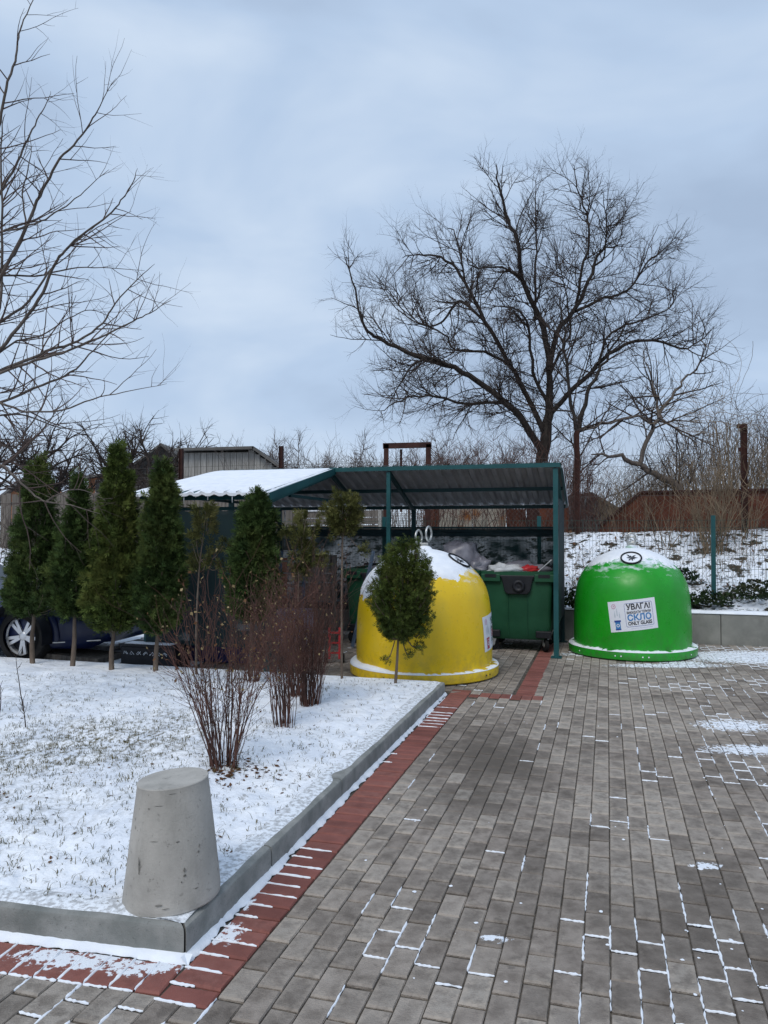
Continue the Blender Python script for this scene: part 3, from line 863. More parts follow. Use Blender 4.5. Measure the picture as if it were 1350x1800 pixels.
# shade nets
def net(a, b, z0, z1, m, name, sag=.02):
    mb = MB(); n, k = 40, 14; vs = []
    for j in range(k):
        for i in range(n):
            p = a.lerp(b, i / (n - 1)); z = z0 + (z1 - z0) * j / (k - 1)
            o = sag * fb(i * .18, j * .25, 3)
            if j == k - 1: z -= .02 * abs(math.sin(i * .8))
            vs.append((p.x + A.x * o, p.y + A.y * o, z))
    mb.smooth = True
    mb.add(vs, [(j * n + i, j * n + i + 1, (j + 1) * n + i + 1, (j + 1) * n + i) for j in range(k - 1) for i in range(n - 1)])
    shp(mb, name, m)
net(S(TL - .2, 1.43, 0), S(.02, 1.43, 0), .36, 1.60, m_net, 'back_net')
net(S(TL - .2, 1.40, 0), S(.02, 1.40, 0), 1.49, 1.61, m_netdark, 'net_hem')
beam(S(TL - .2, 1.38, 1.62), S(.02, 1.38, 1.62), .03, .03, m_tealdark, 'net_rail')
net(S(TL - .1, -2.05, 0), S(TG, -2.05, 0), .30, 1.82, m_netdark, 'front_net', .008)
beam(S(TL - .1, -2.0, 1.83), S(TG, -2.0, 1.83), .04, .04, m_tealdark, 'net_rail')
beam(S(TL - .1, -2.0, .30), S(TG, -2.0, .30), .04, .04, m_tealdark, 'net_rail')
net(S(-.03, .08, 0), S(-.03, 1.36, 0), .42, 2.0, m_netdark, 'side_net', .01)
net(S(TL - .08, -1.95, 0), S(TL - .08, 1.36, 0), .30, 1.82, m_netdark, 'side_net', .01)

# ================================================================== BELL BINS
PROF = [(.775, .10), (.778, .30), (.772, .55), (.758, .72), (.735, .86), (.700, .96), (.645, 1.055), (.565, 1.14), (.465, 1.215), (.35, 1.275), (.22, 1.322), (.10, 1.345), (0.001, 1.352)]
def prof_at(z):
    for (r0, z0), (r1, z1) in zip(PROF, PROF[1:]):
        if z0 <= z <= z1: return r0 + (r1 - r0) * (z - z0) / (z1 - z0)
    return .001
def smooth_prof(n=64):
    # arc-length resampled Catmull-Rom
    pts = [Vector(p) for p in PROF]; out = []
    for i in range(len(pts) - 1):
        p0 = pts[max(0, i - 1)]; p1 = pts[i]; p2 = pts[i + 1]; p3 = pts[min(len(pts) - 1, i + 2)]
        for k in range(5):
            t = k / 5
            q = 0.5 * ((2 * p1) + (-p0 + p2) * t + (2 * p0 - 5 * p1 + 4 * p2 - p3) * t * t + (-p0 + 3 * p1 - 3 * p2 + p3) * t ** 3)
            out.append((max(.001, q.x), q.y))
    out.append(PROF[-1]); return out
SP = smooth_prof()
def sign_geo(par, az0, zc, W, H, tilt, kind):
    """flat print bent round the bell; az measured from the side that faces the street"""
    def bend(x, y, lift):
        ca, sa = math.cos(tilt), math.sin(tilt)
        X = x * ca - y * sa; Y = x * sa + y * ca
        z = zc + Y; r = prof_at(z) + .003 + lift; a = az0 + X / r
        return Vector((math.sin(a) * r, -math.cos(a) * r, z))
    def grid(x0, y0, x1, y1, lift, name, m, par_, nx=16, ny=10):
        mb = MB(); mb.smooth = True; vs = []
        for j in range(ny + 1):
            for i in range(nx + 1):
                vs.append(bend(x0 + (x1 - x0) * i / nx, y0 + (y1 - y0) * j / ny, lift))
        mb.add(vs, [(j * (nx + 1) + i, j * (nx + 1) + i + 1, (j + 1) * (nx + 1) + i + 1, (j + 1) * (nx + 1) + i) for j in range(ny) for i in range(nx)])
        if name is None: return mb
        return mb.build(name, m, par_)
    sg = grid(-W / 2, -H / 2, W / 2, H / 2, .001, 'sign', m_white, par)
    def text(body, cx, cy, size, m, width, bold=.018):
        c = bpy.data.curves.new('lettering', 'FONT'); c.body = body; c.size = size; c.align_x = 'CENTER'; c.align_y = 'CENTER'
        c.offset = size * bold; c.resolution_u = 3
        o = bpy.data.objects.new('tmp', c); sc.collection.objects.link(o)
        bpy.context.view_layer.update()
        me = bpy.data.meshes.new_from_object(o.evaluated_get(bpy.context.evaluated_depsgraph_get()))
        bpy.data.objects.remove(o); 
        xs = [v.co.x for v in me.vertices] or [0]
        w0 = max(xs) - min(xs); mid = (max(xs) + min(xs)) / 2; k = width / w0 if w0 else 1
        for v in me.vertices:
            v.co = bend(cx + (v.co.x - mid) * k, cy + v.co.y, .0035)
        me.name = 'lettering'; me.materials.append(m)
        ob = bpy.data.objects.new('lettering', me); sc.collection.objects.link(ob); ob.parent = sg
    X = W * .135; w = W * .50
    main, sub, last = ('СКЛО', 'ВИКИДАТИ ТІЛЬКИ', 'ONLY GLASS') if kind == 'g' else ('ПЛАСТИК', 'ВИКИДАТИ ТІЛЬКИ', 'ONLY PLASTIC')
    text('УВАГА!', X, H * .265, H * .25, m_ink if kind == 'g' else m_inkgreen, w, .03)
    text(sub, X, H * .09, H * .105, m_ink, w, .03)
    text(main, X, -H * .085, H * .27, m_inkblue if kind == 'g' else m_inkred, w, .03)
    text(last, X, -H * .265, H * .16, m_ink if kind == 'g' else m_inkgreen, w, .03)
    text('.........................', X + W * .02, -H * .41, H * .07, m_inknavy, w * .9, .0)
    # rounded border of the text box
    fr = MB(); b0, b1, c0, c1 = X - w / 2 - W * .04, X + w / 2 + W * .04, -H * .37, H * .40
    ring = []
    for (cx, cy, a0) in ((b1 - .02, c1 - .02, 0), (b0 + .02, c1 - .02, 90), (b0 + .02, c0 + .02, 180), (b1 - .02, c0 + .02, 270)):
        for k in range(5):
            a = R(a0 + k * 22.5); ring.append((cx, cy, math.cos(a), math.sin(a)))
    # densify straight runs
    rr_ = []
    for i, p in enumerate(ring):
        q = ring[(i + 1) % len(ring)]; d = math.hypot(q[0] - p[0], q[1] - p[1]); m_ = max(1, int(d / .03))
        for k in range(m_): t = k / m_; rr_.append(tuple(p[j] + (q[j] - p[j]) * t for j in range(4)))
    vs = []
    for (cx, cy, dx, dy) in rr_:
        for rad in (.02, .0165): vs.append(bend(cx + dx * rad, cy + dy * rad, .003))
    n = len(rr_); fr.add(vs, [(i * 2, ((i + 1) % n) * 2, ((i + 1) % n) * 2 + 1, i * 2 + 1) for i in range(n)])
    fr.build('border', m_inknavy, sg)
    # pictogram of a bin with items dropping into it
    px_ = -W * .33
    mb = MB(); cc = m_inkblue if kind == 'g' else m_inkred
    def rect(x0, y0, x1, y1, name, m, lift=.003): grid(x0, y0, x1, y1, lift, name, m, sg, 3, 2)
    rect(px_ - .032, -H * .40, px_ + .032, -H * .17, 'bin_pictogram', cc)
    rect(px_ - .042, -H * .18, px_ + .042, -H * .12, 'bin_pictogram', m_inknavy if kind == 'g' else m_inkred, .0032)
    rect(px_ - .036, -H * .44, px_ + .036, -H * .40, 'bin_pictogram', m_inknavy if kind == 'g' else m_inkred, .0032)
    if kind == 'y': rect(px_ - .026, -H * .2, px_ + .026, -H * .165, 'bin_pictogram', m_inkpink, .0036)
    def disc(cx, cy, r0, r1, m, name, lift=.004):
        mb = MB(); vs = []
        for k in range(18):
            a = 2 * PI * k / 18
            for r in (r0, r1): vs.append(bend(cx + math.cos(a) * r, cy + math.sin(a) * r, lift))
        mb.add(vs, [(k * 2, k * 2 + 1, ((k + 1) % 18) * 2 + 1, ((k + 1) % 18) * 2) for k in range(18)])
        mb.build(name, m, sg)
    disc(px_, -H * .29, .012, .021, m_white, 'recycling_mark', .0042)
    disc(px_ - .03, H * .34, .021, .029, m_inkpink, 'round_mark')
    rect(px_ - .035, H * .32, px_ - .018, H * .36, 'round_mark', m_inkpink)
    for (dx, y0, y1, m__) in ((-.026, -.02, .12, m_inkpale), (0.006, .02, .2, m_inkpale), (.034, -.04, .08, m_inkpale)):
        rect(px_ + dx - .007, H * y0, px_ + dx + .007, H * y1, 'bottle_pictogram', m__)
        rect(px_ + dx - .0035, H * y1, px_ + dx + .0035, H * (y1 + .07), 'bottle_pictogram', m__)
def bell(name, px, loc, m_body, label, snow_f, disc_az, kind, sign, ringz, hook):
    rot = math.atan2(loc.x, loc.y)                     # local -y faces the camera side of the street
    r = root(name, loc, -rot, label, 'recycling bin', 'bell shaped recycling bins beside the shelter')
    b = MB(); b.smooth = True
    b.lathe(SP, 96); b.build('body', m_body, r)
    s = MB()
    s.lathe([(.70, .012), (.835, .012), (.847, .022), (.850, .105), (.843, .118), (.832, .122), (.772, .126)], 96)
    s.build('base_ring', m_body, r, smooth=35)
    s = MB(); s.lathe([(.70, 0), (.80, 0), (.80, .014), (.70, .014)], 64); s.build('base_plate', m_black, r, smooth=35)
    # plugs / bolts on the ring
    mk = MB(); mk.lathe([(.001, .004), (.008, .003), (.010, 0)], 8)
    me = mk.mesh('bolt', m_snow if kind == 'g' else m_black)
    for az in ((-14, -9, 9, 14, -52, 60) if kind == 'g' else (52, 57, -30, -25)):
        a = R(az); o = link_copy('bolt', me, r, (math.sin(a) * .851, -math.cos(a) * .851, .062), (PI / 2, 0, a))
    # lifting stub and two rings
    s = MB(); s.lathe([(.075, 1.34), (.075, 1.375), (.05, 1.38), (.045, 1.39), (.001, 1.395)], 24); s.build('lifting_stub', m_body, r, smooth=40)
    for (x, y, z, rad, rx, rz) in hook:
        s = MB(); Mx = Matrix.Rotation(rz, 3, 'Z') @ Matrix.Rotation(rx, 3, 'X')
        s.torus((x, y, z), rad, .0125, Mx, 28, 8); s.smooth = True
        s.build('lifting_ring', m_steel, r, smooth=True)
    if kind == 'y':
        s = MB(); s.smooth = True; s.lathe([(.13, 1.336), (.10, 1.349), (.085, 1.372), (.06, 1.388), (.001, 1.393)], 24); s.build('snow_heap', m_snow, r)
    s = MB(); s.bar(Vector((-.05, 0, 1.408)), Vector((.05, 0, 1.408)), .03, .03); s.build('shackle', m_steel, r, bevel=.004)
    # round inlet with rubber flaps
    a = disc_az; rr0, z0 = .43, 1.232
    c = Vector((math.sin(a) * rr0, -math.cos(a) * rr0, z0))
    nrm = Vector((math.sin(a) * .47, -math.cos(a) * .47, .80)).normalized()
    q = Vector((0, 0, 1)).rotation_difference(nrm).to_matrix()
    s = MB(); s.smooth = True
    s.torus(c + nrm * .010, .130, .011, q, 40, 8); s.build('inlet_rim', m_black, r)
    s = MB(); s.lathe([(.001, .004), (.08, .008), (.126, .004)], 32, c, q); s.build('inlet_flap', m_snow, r)
    s = MB(); rs = random.Random(3)
    for k in range(8):
        an = 2 * PI * k / 8 + rs.uniform(-.15, .35); ln = rs.uniform(.05, .115)
        d = q @ Vector((math.cos(an), math.sin(an), 0)); e = q @ Vector((-math.sin(an), math.cos(an), 0))
        p0 = c + nrm * .012; 
        s.add([p0, p0 + d * ln * .5 + e * .012 + nrm * .004, p0 + d * ln, p0 + d * ln * .5 - e * .010 + nrm * .002], [(0, 1, 2, 3)])
    s.build('inlet_slit', m_black, r)
    # snow: a skin that thins out to a ragged edge
    s = MB(); s.smooth = True; NA, NZ = 260, 90; vs = []
    zz = [1.356 - (1.356 - .70) * (j / (NZ - 1)) ** 1.25 for j in range(NZ)]
    # use the profile by arc position
    for j in range(NZ):
        t = (len(SP) - 1) * (1 - .72 * j / (NZ - 1)); i0 = min(int(t), len(SP) - 2); f = t - i0
        pr = SP[i0][0] * (1 - f) + SP[i0 + 1][0] * f; pz = SP[i0][1] * (1 - f) + SP[i0 + 1][1] * f
        dr = SP[i0 + 1][0] - SP[i0][0]; dz = SP[i0 + 1][1] - SP[i0][1]; ln = math.hypot(dr, dz) or 1; nr, nz = dz / ln, -dr / ln
        for k in range(NA):
            az = 2 * PI * k / NA - PI
            th = snow_f(az, pz, pr)
            th = max(-.006, min(.009, th))
            rr1 = pr + nr * th; z1 = pz + nz * th
            vs.append((math.sin(az) * rr1, -math.cos(az) * rr1, z1))
    fs = []
    for j in range(NZ - 1):
        for k in range(NA):
            k2 = (k + 1) % NA; fs.append((j * NA + k, (j + 1) * NA + k, (j + 1) * NA + k2, j * NA + k2))
    # cut the hole where the inlet sits
    keep = []
    for f in fs:
        p = Vector(vs[f[0]])
        if (p - c).length > .122: keep.append(f)
    s.add(vs, keep); s.build('snow_cap', m_snow, r)
    # snow on the ring ledge
    s = MB(); s.smooth = True; NA = 220; vs = []
    for k in range(NA):
        az = 2 * PI * k / NA - PI
        h = ringz(az)
        for (rad, z) in ((.765, .118 + h * 1.5), (.79, .122 + h * 1.3), (.825, .122 + h), (.846, .118 + h * .5), (.850, .112)):
            vs.append((math.sin(az) * rad, -math.cos(az) * rad, z))
    s.add(vs, [(k * 5 + j, ((k + 1) % NA) * 5 + j, ((k + 1) % NA) * 5 + j + 1, k * 5 + j + 1) for k in range(NA) for j in range(4)])
    s.build('snow_ledge', m_snow, r)
    sign_geo(r, *sign, kind)
    return r
def dust(m, lo, hi):
    nt, nd, bs = tools(m)
    sp = nd.new('ShaderNodeSeparateXYZ'); nt.links.new(nd.new('ShaderNodeTexCoord').outputs['Object'], sp.inputs[0])
    mr = nd.new('ShaderNodeMapRange'); mr.inputs['From Min'].default_value = lo; mr.inputs['From Max'].default_value = hi
    nt.links.new(sp.outputs['Z'], mr.inputs['Value'])
    f = mth(m, 'SUBTRACT', mth(m, 'ADD', mr.outputs[0], noise_mask(m, 7, .33, .64, 'Object', detail=10, stretch=(1, 1, 2.6), seed=2.0)), 1.0)
    layer(m, mth(m, 'MULTIPLY', f, 1.25), (.74, .79, .86))
dust(m_yellow, .95, 1.17)
dust(m_green, .97, 1.24)
def rag(az, z, a, b):
    return .5 * fb(math.sin(az) * 3 + a, math.cos(az) * 3, z * 7 + b) + .35 * fb(math.sin(az) * 14 + a, math.cos(az) * 14, z * 30, 1.0)
def snow_yellow(az, z, r):
    edge = 1.09 + .19 * sst(.5, 1.6, az) - .26 * sst(-.25, -.85, az) - 0.04 * math.sin(az * 2)
    d = z - edge
    return .008 * (d / .06) + .013 * rag(az, z, 1.3, 2.0) * (1 if d < .06 else .1)
def snow_green(az, z, r):
    edge = 1.215 - .09 * sst(.2, 1.3, abs(az)) 
    d = z - edge
    return .008 * (d / .05) + .020 * rag(az, z * 1.6, 5.3, 8.0) * (1 if d < .10 else .15)
LY = G(746, 1181); LY = Vector((LY.x, LY.y, 0))
uy, vy = UV(LY)
YB = U(-0.465, 5.86)
bell('yellow_bell_bin', 746, YB, m_yellow, 'yellow bell bin with a thick snow cap behind the small thuja', snow_yellow, R(66), 'y',
     (R(79), .49, .60, .37, R(5), ), lambda az: .002 + .024 * sst(-.3, -.8, az) + .006 * fb(az * 7, 0, 1), 
     [(-.060, 0, 1.485, .078, PI / 2, R(62)), (.055, 0.0, 1.525, .078, PI / 2, R(66))]).scale = (.975, .975, 1.015)
GB = U(1.815, 7.96)
bell('green_bell_bin', 1113, GB, m_green, 'bright green bell bin with a glass collection sign', snow_green, R(0), 'g',
     (R(1), .555, .60, .37, R(7.5)), lambda az: .005 + .010 * fb(az * 4, 0, 5) + .007 * fb(az * 18, 0, 5),
     [(0, -.01, 1.485, .062, PI / 2, R(8)), (0.0, .02, 1.445, .06, PI / 2 + .3, R(-12))]).scale = (.94, .94, 1.0)

# ================================================================== WHEELED CONTAINERS
def container():
    r = root('wheeled_container', U(.39, 7.52), ANG, 'dark green wheeled bin by the right post, red and white bags over its rim', 'waste container', 'dark green wheeled containers under the shelter')
    W, D, H = .95, .98, 1.05
    mb = MB()
    def ringp(w, d, z, rc=.05):
        out = []
        for (cx, cy, a0) in ((w / 2 - rc, d / 2 - rc, 0), (-w / 2 + rc, d / 2 - rc, 90), (-w / 2 + rc, -d / 2 + rc, 180), (w / 2 - rc, -d / 2 + rc, 270)):
            for k in range(4): a = R(a0 + k * 30); out.append((cx + math.cos(a) * rc, cy + math.sin(a) * rc + D / 2, z))
        return out
    levels = [(.74, .80, .16), (.78, .84, .20), (.83, .88, .34), (.90, .95, .93), (.90, .95, 1.0)]
    vs = []
    for (w, d, z) in levels: vs += ringp(w, d, z)
    k = 16
    mb.add(vs, [(j * k + i, j * k + (i + 1) % k, (j + 1) * k + (i + 1) % k, (j + 1) * k + i) for j in range(len(levels) - 1) for i in range(k)] + [tuple(range(k - 1, -1, -1))])
    mb.build('body', m_bin, r, smooth=30)
    # corner recesses low on the front, where the castors sit
    for sx in (-1, 1):
        mb = MB(); mb.box((sx * .33, .045, .235), (.20, .06, .09)); mb.build('castor_housing', m_black, r, bevel=.01)
    # shallow panel ribs on the front
    for sx in (-.12, .12):
        mb = MB(); mb.bar(Vector((sx, -.002 + .035, .22)), Vector((sx * 1.05, -.004 + .012, .86)), .006, .006); mb.build('rib', m_bin, r)
    # rim
    mb = MB(); o = ringp(.97, 1.02, 1.0, .06); i_ = ringp(.86, .90, 1.0, .05)
    vs = [(x, y, .985) for x, y, z in o] + [(x, y, 1.045) for x, y, z in o] + [(x, y, 1.05) for x, y, z in i_] + [(x, y, .90) for x, y, z in i_]
    mb.add(vs, [(j * k + i, j * k + (i + 1) % k, (j + 1) * k + (i + 1) % k, (j + 1) * k + i) for j in range(3) for i in range(k)] + [])
    mb.build('rim', m_bin, r, smooth=30)
    for sx in (-1, 1):
        mb = MB(); mb.box((sx * .345, -.012, .965), (.25, .035, .10)); mb.build('grip', m_bin, r, bevel=.01)
        mb = MB(); mb.box((sx * .345, -.030, .99), (.15, .004, .045)); mb.build('grip_recess', m_black, r)
    # black pedal plate
    mb = MB()
    poly = [(-.235, 1.0), (.235, 1.0), (.20, .95), (.165, .79), (.13, .755), (-.13, .755), (-.165, .79), (-.20, .95)]
    mb.prism(poly, -.028, .02, lambda x, y, h: (x, h, y)); mb.build('front_plate', m_black, r, bevel=.01)
    mb = MB(); mb.smooth = True
    mb.lathe([(.085, 0), (.08, .018), (.05, .03), (.045, .022), (.02, .02), (.001, .024)], 20, (0.02, -.028, .86), Matrix.Rotation(PI / 2, 3, 'X')); mb.build('round_handle', m_black, r)
    # hinge bar at the back
    mb = MB(); mb.tube([Vector((-.46, 1.0, 1.07)), Vector((.46, 1.0, 1.07))], .016, 8, True); mb.build('hinge_bar', m_black, r)
    for (sx, sy, ang) in ((-1, .12, .5), (1, .12, 2.0), (-1, .85, 0), (1, .85, 0)):
        c = root('castor', (sx * .345, sy, 0), ang); c.parent = r
        w = MB(); Mx = Matrix.Rotation(PI / 2, 3, 'X'); w.smooth = False
        w.lathe([(.035, -.022), (.078, -.024), (.092, -.016), (.095, 0), (.092, .016), (.078, .024), (.035, .022)], 24, (0, 0, .095), Mx); w.build('tyre', m_rubber, c, smooth=40)
        w = MB(); w.lathe([(.001, -.026), (.03, -.026), (.036, -.02), (.036, .02), (.03, .026), (.001, .026)], 16, (0, 0, .095), Mx); w.build('hub', m_steel, c, smooth=40)
        w = MB()
        for q in (-1, 1): w.prism([(-.03, .085), (.02, .08), (.055, .19), (-.01, .19)], q * .030, q * .034, lambda x, y, h: (x, h, y))
        w.box((.02, 0, .195), (.10, .09, .012)); w.build('fork', m_steel, c)
    return r
def kids(o): return [c for c in sc.objects if c.parent is o]
def copy_tree(o, parent=None):
    c = o.copy(); sc.collection.objects.link(c); c.parent = parent
    for ch in kids(o): copy_tree(ch, c)
    return c
c0 = container()
for (u, v, a, lab) in ((-1.55, 7.60, .03, 'dark green wheeled bin left of the yellow bell, one castor visible'), (-.60, 7.68, -.02, 'dark green wheeled bin hidden behind the yellow bell, heaped with grey bags')):
    c = copy_tree(c0); c.location = U(u, v); c.rotation_euler = (0, 0, ANG + a); c['label'] = lab
def blob(name, loc, d, m, label, cat, seed, rough=.35, group=None, rot=0):
    mb = MB(); mb.smooth = True; n, k = 20, 12; vs = []
    for j in range(k + 1):
        ph = PI * j / k
        for i in range(n):
            a = 2 * PI * i / n
            x, y, z = math.cos(a) * math.sin(ph), math.sin(a) * math.sin(ph), -math.cos(ph)
            f = 1 + rough * fb(x * 2 + seed, y * 2, z * 2) + rough * .35 * abs(fb(x * 6 + seed, y * 6, z * 6))
            vs.append((x * f * d[0] / 2, y * f * d[1] / 2, z * f * d[2] / 2))
    mb.add(vs, [(j * n + i, j * n + (i + 1) % n, (j + 1) * n + (i + 1) % n, (j + 1) * n + i) for j in range(k) for i in range(n)])
    o = mb.build(name, m); o.location = loc; o.rotation_euler = (0, 0, rot)
    return tag(o, label, cat, group)
rg = 'rubbish bags in the wheeled bins'
blob('rubbish_bag', U(-.45, 8.0, 1.20), (.55, .5, .42), m_bag, 'largest grey rubbish bag heaped above the yellow bell\'s right shoulder', 'bag', 2.2, .4, rg)
blob('rubbish_bag', U(-.20, 7.95, 1.08), (.34, .4, .26), m_bag, 'smaller grey rubbish bag between the yellow bell and the right wheeled bin', 'bag', 5.1, .5, rg)
blob('rubbish_bag', U(.22, 7.72, 1.04), (.50, .35, .17), m_bagwhite, 'crumpled white plastic bag at the front of the right wheeled bin', 'bag', 9.1, .6, rg)
blob('rubbish_bag', U(.52, 7.80, 1.06), (.26, .25, .11), m_redplastic, 'red wrapper between the white bag and the shelter post', 'bag', 12.1, .4, rg)
blob('rubbish_bag', U(.38, 8.05, 1.00), (.75, .7, .30), m_bag, 'grey bags filling the right wheeled bin behind the red wrapper', 'bag', 15.1, .5, rg)
blob('rubbish_bag', U(-1.5, 8.05, .98), (.75, .7, .20), m_bag, 'dark bags lying low in the left wheeled bin', 'bag', 18.1, .4, rg)
mb = MB(); mb.bar(U(.62, 7.7, 1.02), U(.82, 7.66, 1.2), .035, .012); tag(mb.build('pale_stick', m_bagwhite), 'pale flat strip leaning out of the right wheeled bin against the post', 'strip')

# ================================================================== CLUTTER UNDER THE LEFT HALF OF THE SHELTER
def mw(mb, name, m, label, cat, **k):
    return tag(mb.build(name, m, **k), label, cat)
Rz = Matrix.Rotation(ANG, 3, 'Z')
r = root('leaning_board_frame', U(-2.40, 7.5), ANG, 'grey boarded frame standing under the shelter behind the sparse conifers', 'panel')
for i in range(5):
    mb = MB(); mb.box((.0, 0, .66 + i * .13), (.62, .02, .12)); mb.build('plank', m_wood, r)
for x in (-.28, .28):
    mb = MB(); mb.box((x, -.03, .6), (.05, .04, 1.2)); mb.build('upright', m_wood, r)
# blue steel stepladder like frame
r = root('folding_ladder', U(-2.58, 7.1), ANG, 'blue grey steel ladder frame standing left of the boarded frame', 'ladder')
for x in (-.21, .15):
    mb = MB(); mb.bar(Vector((x, -.12, 0)), Vector((x, .1, 1.3)), .035, .03); mb.build('rail', m_bluesteel, r)
for i in range(7):
    z = .2 + i * .16; mb = MB(); mb.bar(Vector((-.20, -.12 + z * .169, z)), Vector((.14, -.12 + z * .169, z)), .03, .022); mb.build('rung', m_steel, r)
mb = MB(); mb.bar(U(-1.78, 7.25, 0.02), U(-1.56, 7.50, 1.30), .045, .03)
mw(mb, 'steel_pole', m_bluesteel, 'thin blue grey pole leaning beside the left wheeled bin', 'pole')
mb = MB(); mb.box(U(-2.86, 7.2, .62), (.10, .5, 1.15), Rz)
mw(mb, 'chipboard_panel', m_orangewood, 'orange brown chipboard panel on edge left of the ladder frame', 'board', bevel=.003)
mb = MB(); mb.box(U(-2.35, 6.6, .30), (.42, .4, .55), Rz)
mw(mb, 'cloth_bundle', m_lilac, 'lilac cloth covered box behind the dense red shrub', 'box', bevel=.05)
r = root('blue_crate', U(-2.95, 5.9), ANG, 'dark blue plastic crate with snow on its rim behind the front shrub', 'crate')
mb = MB(); 
for (x, y, w, d) in ((0, -.2, .75, .02), (0, .2, .75, .02), (-.365, 0, .02, .38), (.365, 0, .02, .38)): mb.box((x, y, .18), (w, d, .32))
mb.box((0, 0, .03), (.75, .4, .03)); mb.build('crate_body', m_bluebox, r)
mb = MB(); mb.box((0, -.205, .348), (.78, .04, .025)); mb.build('rim', m_bluebox, r, bevel=.005)
mb = MB(); mb.box((0, -.205, .367), (.70, .03, .014)); mb.build('snow_line', m_snow, r, bevel=.005)
r = root('black_storage_box', U(-3.5, 5.25), ANG, 'black storage box standing behind the fourth thuja trunk', 'box')
mb = MB(); mb.box((0, 0, .13), (.7, .35, .26)); mb.build('box_body', m_black, r, bevel=.012)
mb = MB(); mb.box((0, 0, .275), (.74, .38, .03)); mb.build('lid', m_black, r, bevel=.008)
for i in range(7):
    mb = MB(); x = -.28 + i * .085
    mb.tube([Vector((x + .03 * math.sin(k * 1.3 + i), -.178, .185 + .022 * math.cos(k * 2.1 + i * 2))) for k in range(5)], .0035, 4); mb.build('handwriting', m_snow, r)
mb = MB(); mb.box((0, -.1, .295), (.6, .15, .010)); mb.build('snow_layer', m_snow, r, bevel=.005)
r = root('red_hand_truck', U(-1.62, 6.1), ANG + .3, 'small red metal hand truck behind the last sparse conifer', 'hand truck')
for x in (-.06, .06):
    mb = MB(); mb.bar(Vector((x, 0, .05)), Vector((x, .05, .42)), .025, .02); mb.build('rail', m_redplastic, r)
for z in (.12, .24, .36):
    mb = MB(); mb.bar(Vector((-.06, .02, z)), Vector((.06, .02, z)), .02, .02); mb.build('crossbar', m_redplastic, r)
for x in (-.1, .1):
    mb = MB(); mb.lathe([(.001, -.02), (.05, -.02), (.06, 0), (.05, .02), (.001, .02)], 16, (x, .03, .06), Matrix.Rotation(PI / 2, 3, 'Y')); mb.build('wheel', m_rubber, r, smooth=40)
mb = MB(); a_ = U(-4.9, 4.95); mb.box(U(-4.75, 5.25, .11), (1.3, .5, .06), Rz @ Matrix.Rotation(.05, 3, 'Y'))
mw(mb, 'wooden_slab', m_wood, 'flat weathered board lying in the snow behind the second and third thujas', 'board', bevel=.005)

# snowy strip of ground beyond the lawn on the left (car park edge)
mb = MB(); mb.smooth = True
n1, n2 = 120, 30; vs = []
for j in range(n2):
    for i in range(n1):
        u = -13 + i * (10.2 / (n1 - 1)); v = 4.8 + j * (4.2 / (n2 - 1))
        e_ = sst(-2.8, -3.6, u)
        vs.append(U(u, v, -.03 + .075 * e_ + .03 * e_ * fb(u, v, 2, 2.5)))
mb.add(vs, [(j * n1 + i, j * n1 + i + 1, (j + 1) * n1 + i + 1, (j + 1) * n1 + i) for j in range(n2 - 1) for i in range(n1 - 1)])
m_verge = mat('snowy verge', (0.74, 0.79, 0.87), (0.86, 0.89, 0.93), 7, 0.75, 0.4, 40, 0.15, coord='World')
layer(m_verge, noise_mask(m_verge, 5.5, 0.57, 0.61, detail=10), (0.075, 0.06, 0.042))
tag(mb.build('snowy_verge', m_verge), kind='structure')

# ================================================================== BOLLARD
bp = G(303, 1571, .125); br = root('concrete_bollard', (bp.x, bp.y, .0), 0, 'pale concrete truncated cone standing on the kerb corner', 'bollard')
mb = MB(); n = 72
prof = [(0.001, .118), (.186, .118), (.193, .126), (.193, .14)] 
H_ = .47
for i in range(12): t = i / 11; prof.append((.193 - (.193 - .140) * t, .14 + (H_ - .035) * t))
prof += [(.1405, .12 + H_ - .004), (.1385, .12 + H_ - .0005), (.1380, .12 + H_), (.06, .12 + H_ + .0005), (0.001, .12 + H_)]
mb.lathe(prof, n)
vv2 = []
for (x, y, z) in mb.v:
    k = 1 + .012 * fb(x * 4, y * 4, z * 3) + .004 * fb(x * 20, y * 20, z * 20)
    zz = z + .075 * x
    if z < .15:
        c_ = max(0, fb(math.atan2(y, x) * 3, z * 5, 4)); k -= .03 * c_
    if z < .13: zz = max(.119, zz) if False else zz
    vv2.append((x * k, y * k, zz))
mb.v = vv2
mb.build('cone', m_concrete, br, smooth=28)
m_chip = mat('dark scuff', (0.11, 0.105, 0.095), (0.27, 0.26, 0.235), 60, 0.95)
ch_ = MB(); rs = random.Random(9)
for (a, z, w, h) in ((-30, .30, .010, .09), (-52, .47, .004, .02), (-48, .44, .003, .02), (-10, .40, .035, .003), (22, .39, .014, .007), (52, .35, .006, .02), (50, .33, .008, .012), (30, .28, .010, .02), (30, .26, .012, .010), (26, .24, .006, .008),
                    (-6, .53, .04, .002), (-22, .52, .010, .006), (35, .47, .003, .004), (15, .57, .03, .003), (0, .17, .03, .008), (8, .155, .03, .005), (44, .20, .02, .004)):
    a = R(a); zr = z - .14; rad = .193 - (.053) * max(0, zr) / (H_ - .035) + .0025; m_ = 5
    vs = []
    for i in range(m_):
        t = i / (m_ - 1) * 2 - 1; ww = math.sqrt(max(0, 1 - t * t)) * .9 + .1
        for sgn in (-1, 1):
            zz = z + sgn * h / 2 * ww * rs.uniform(.5, 1.2); aa = a + (t * w / 2 * 1.0) / rad
            vs.append((math.sin(aa) * rad, -math.cos(aa) * rad, zz + .075 * math.sin(aa) * rad))
    ch_.add(vs, [(i * 2, i * 2 + 2, i * 2 + 3, i * 2 + 1) for i in range(m_ - 1)])
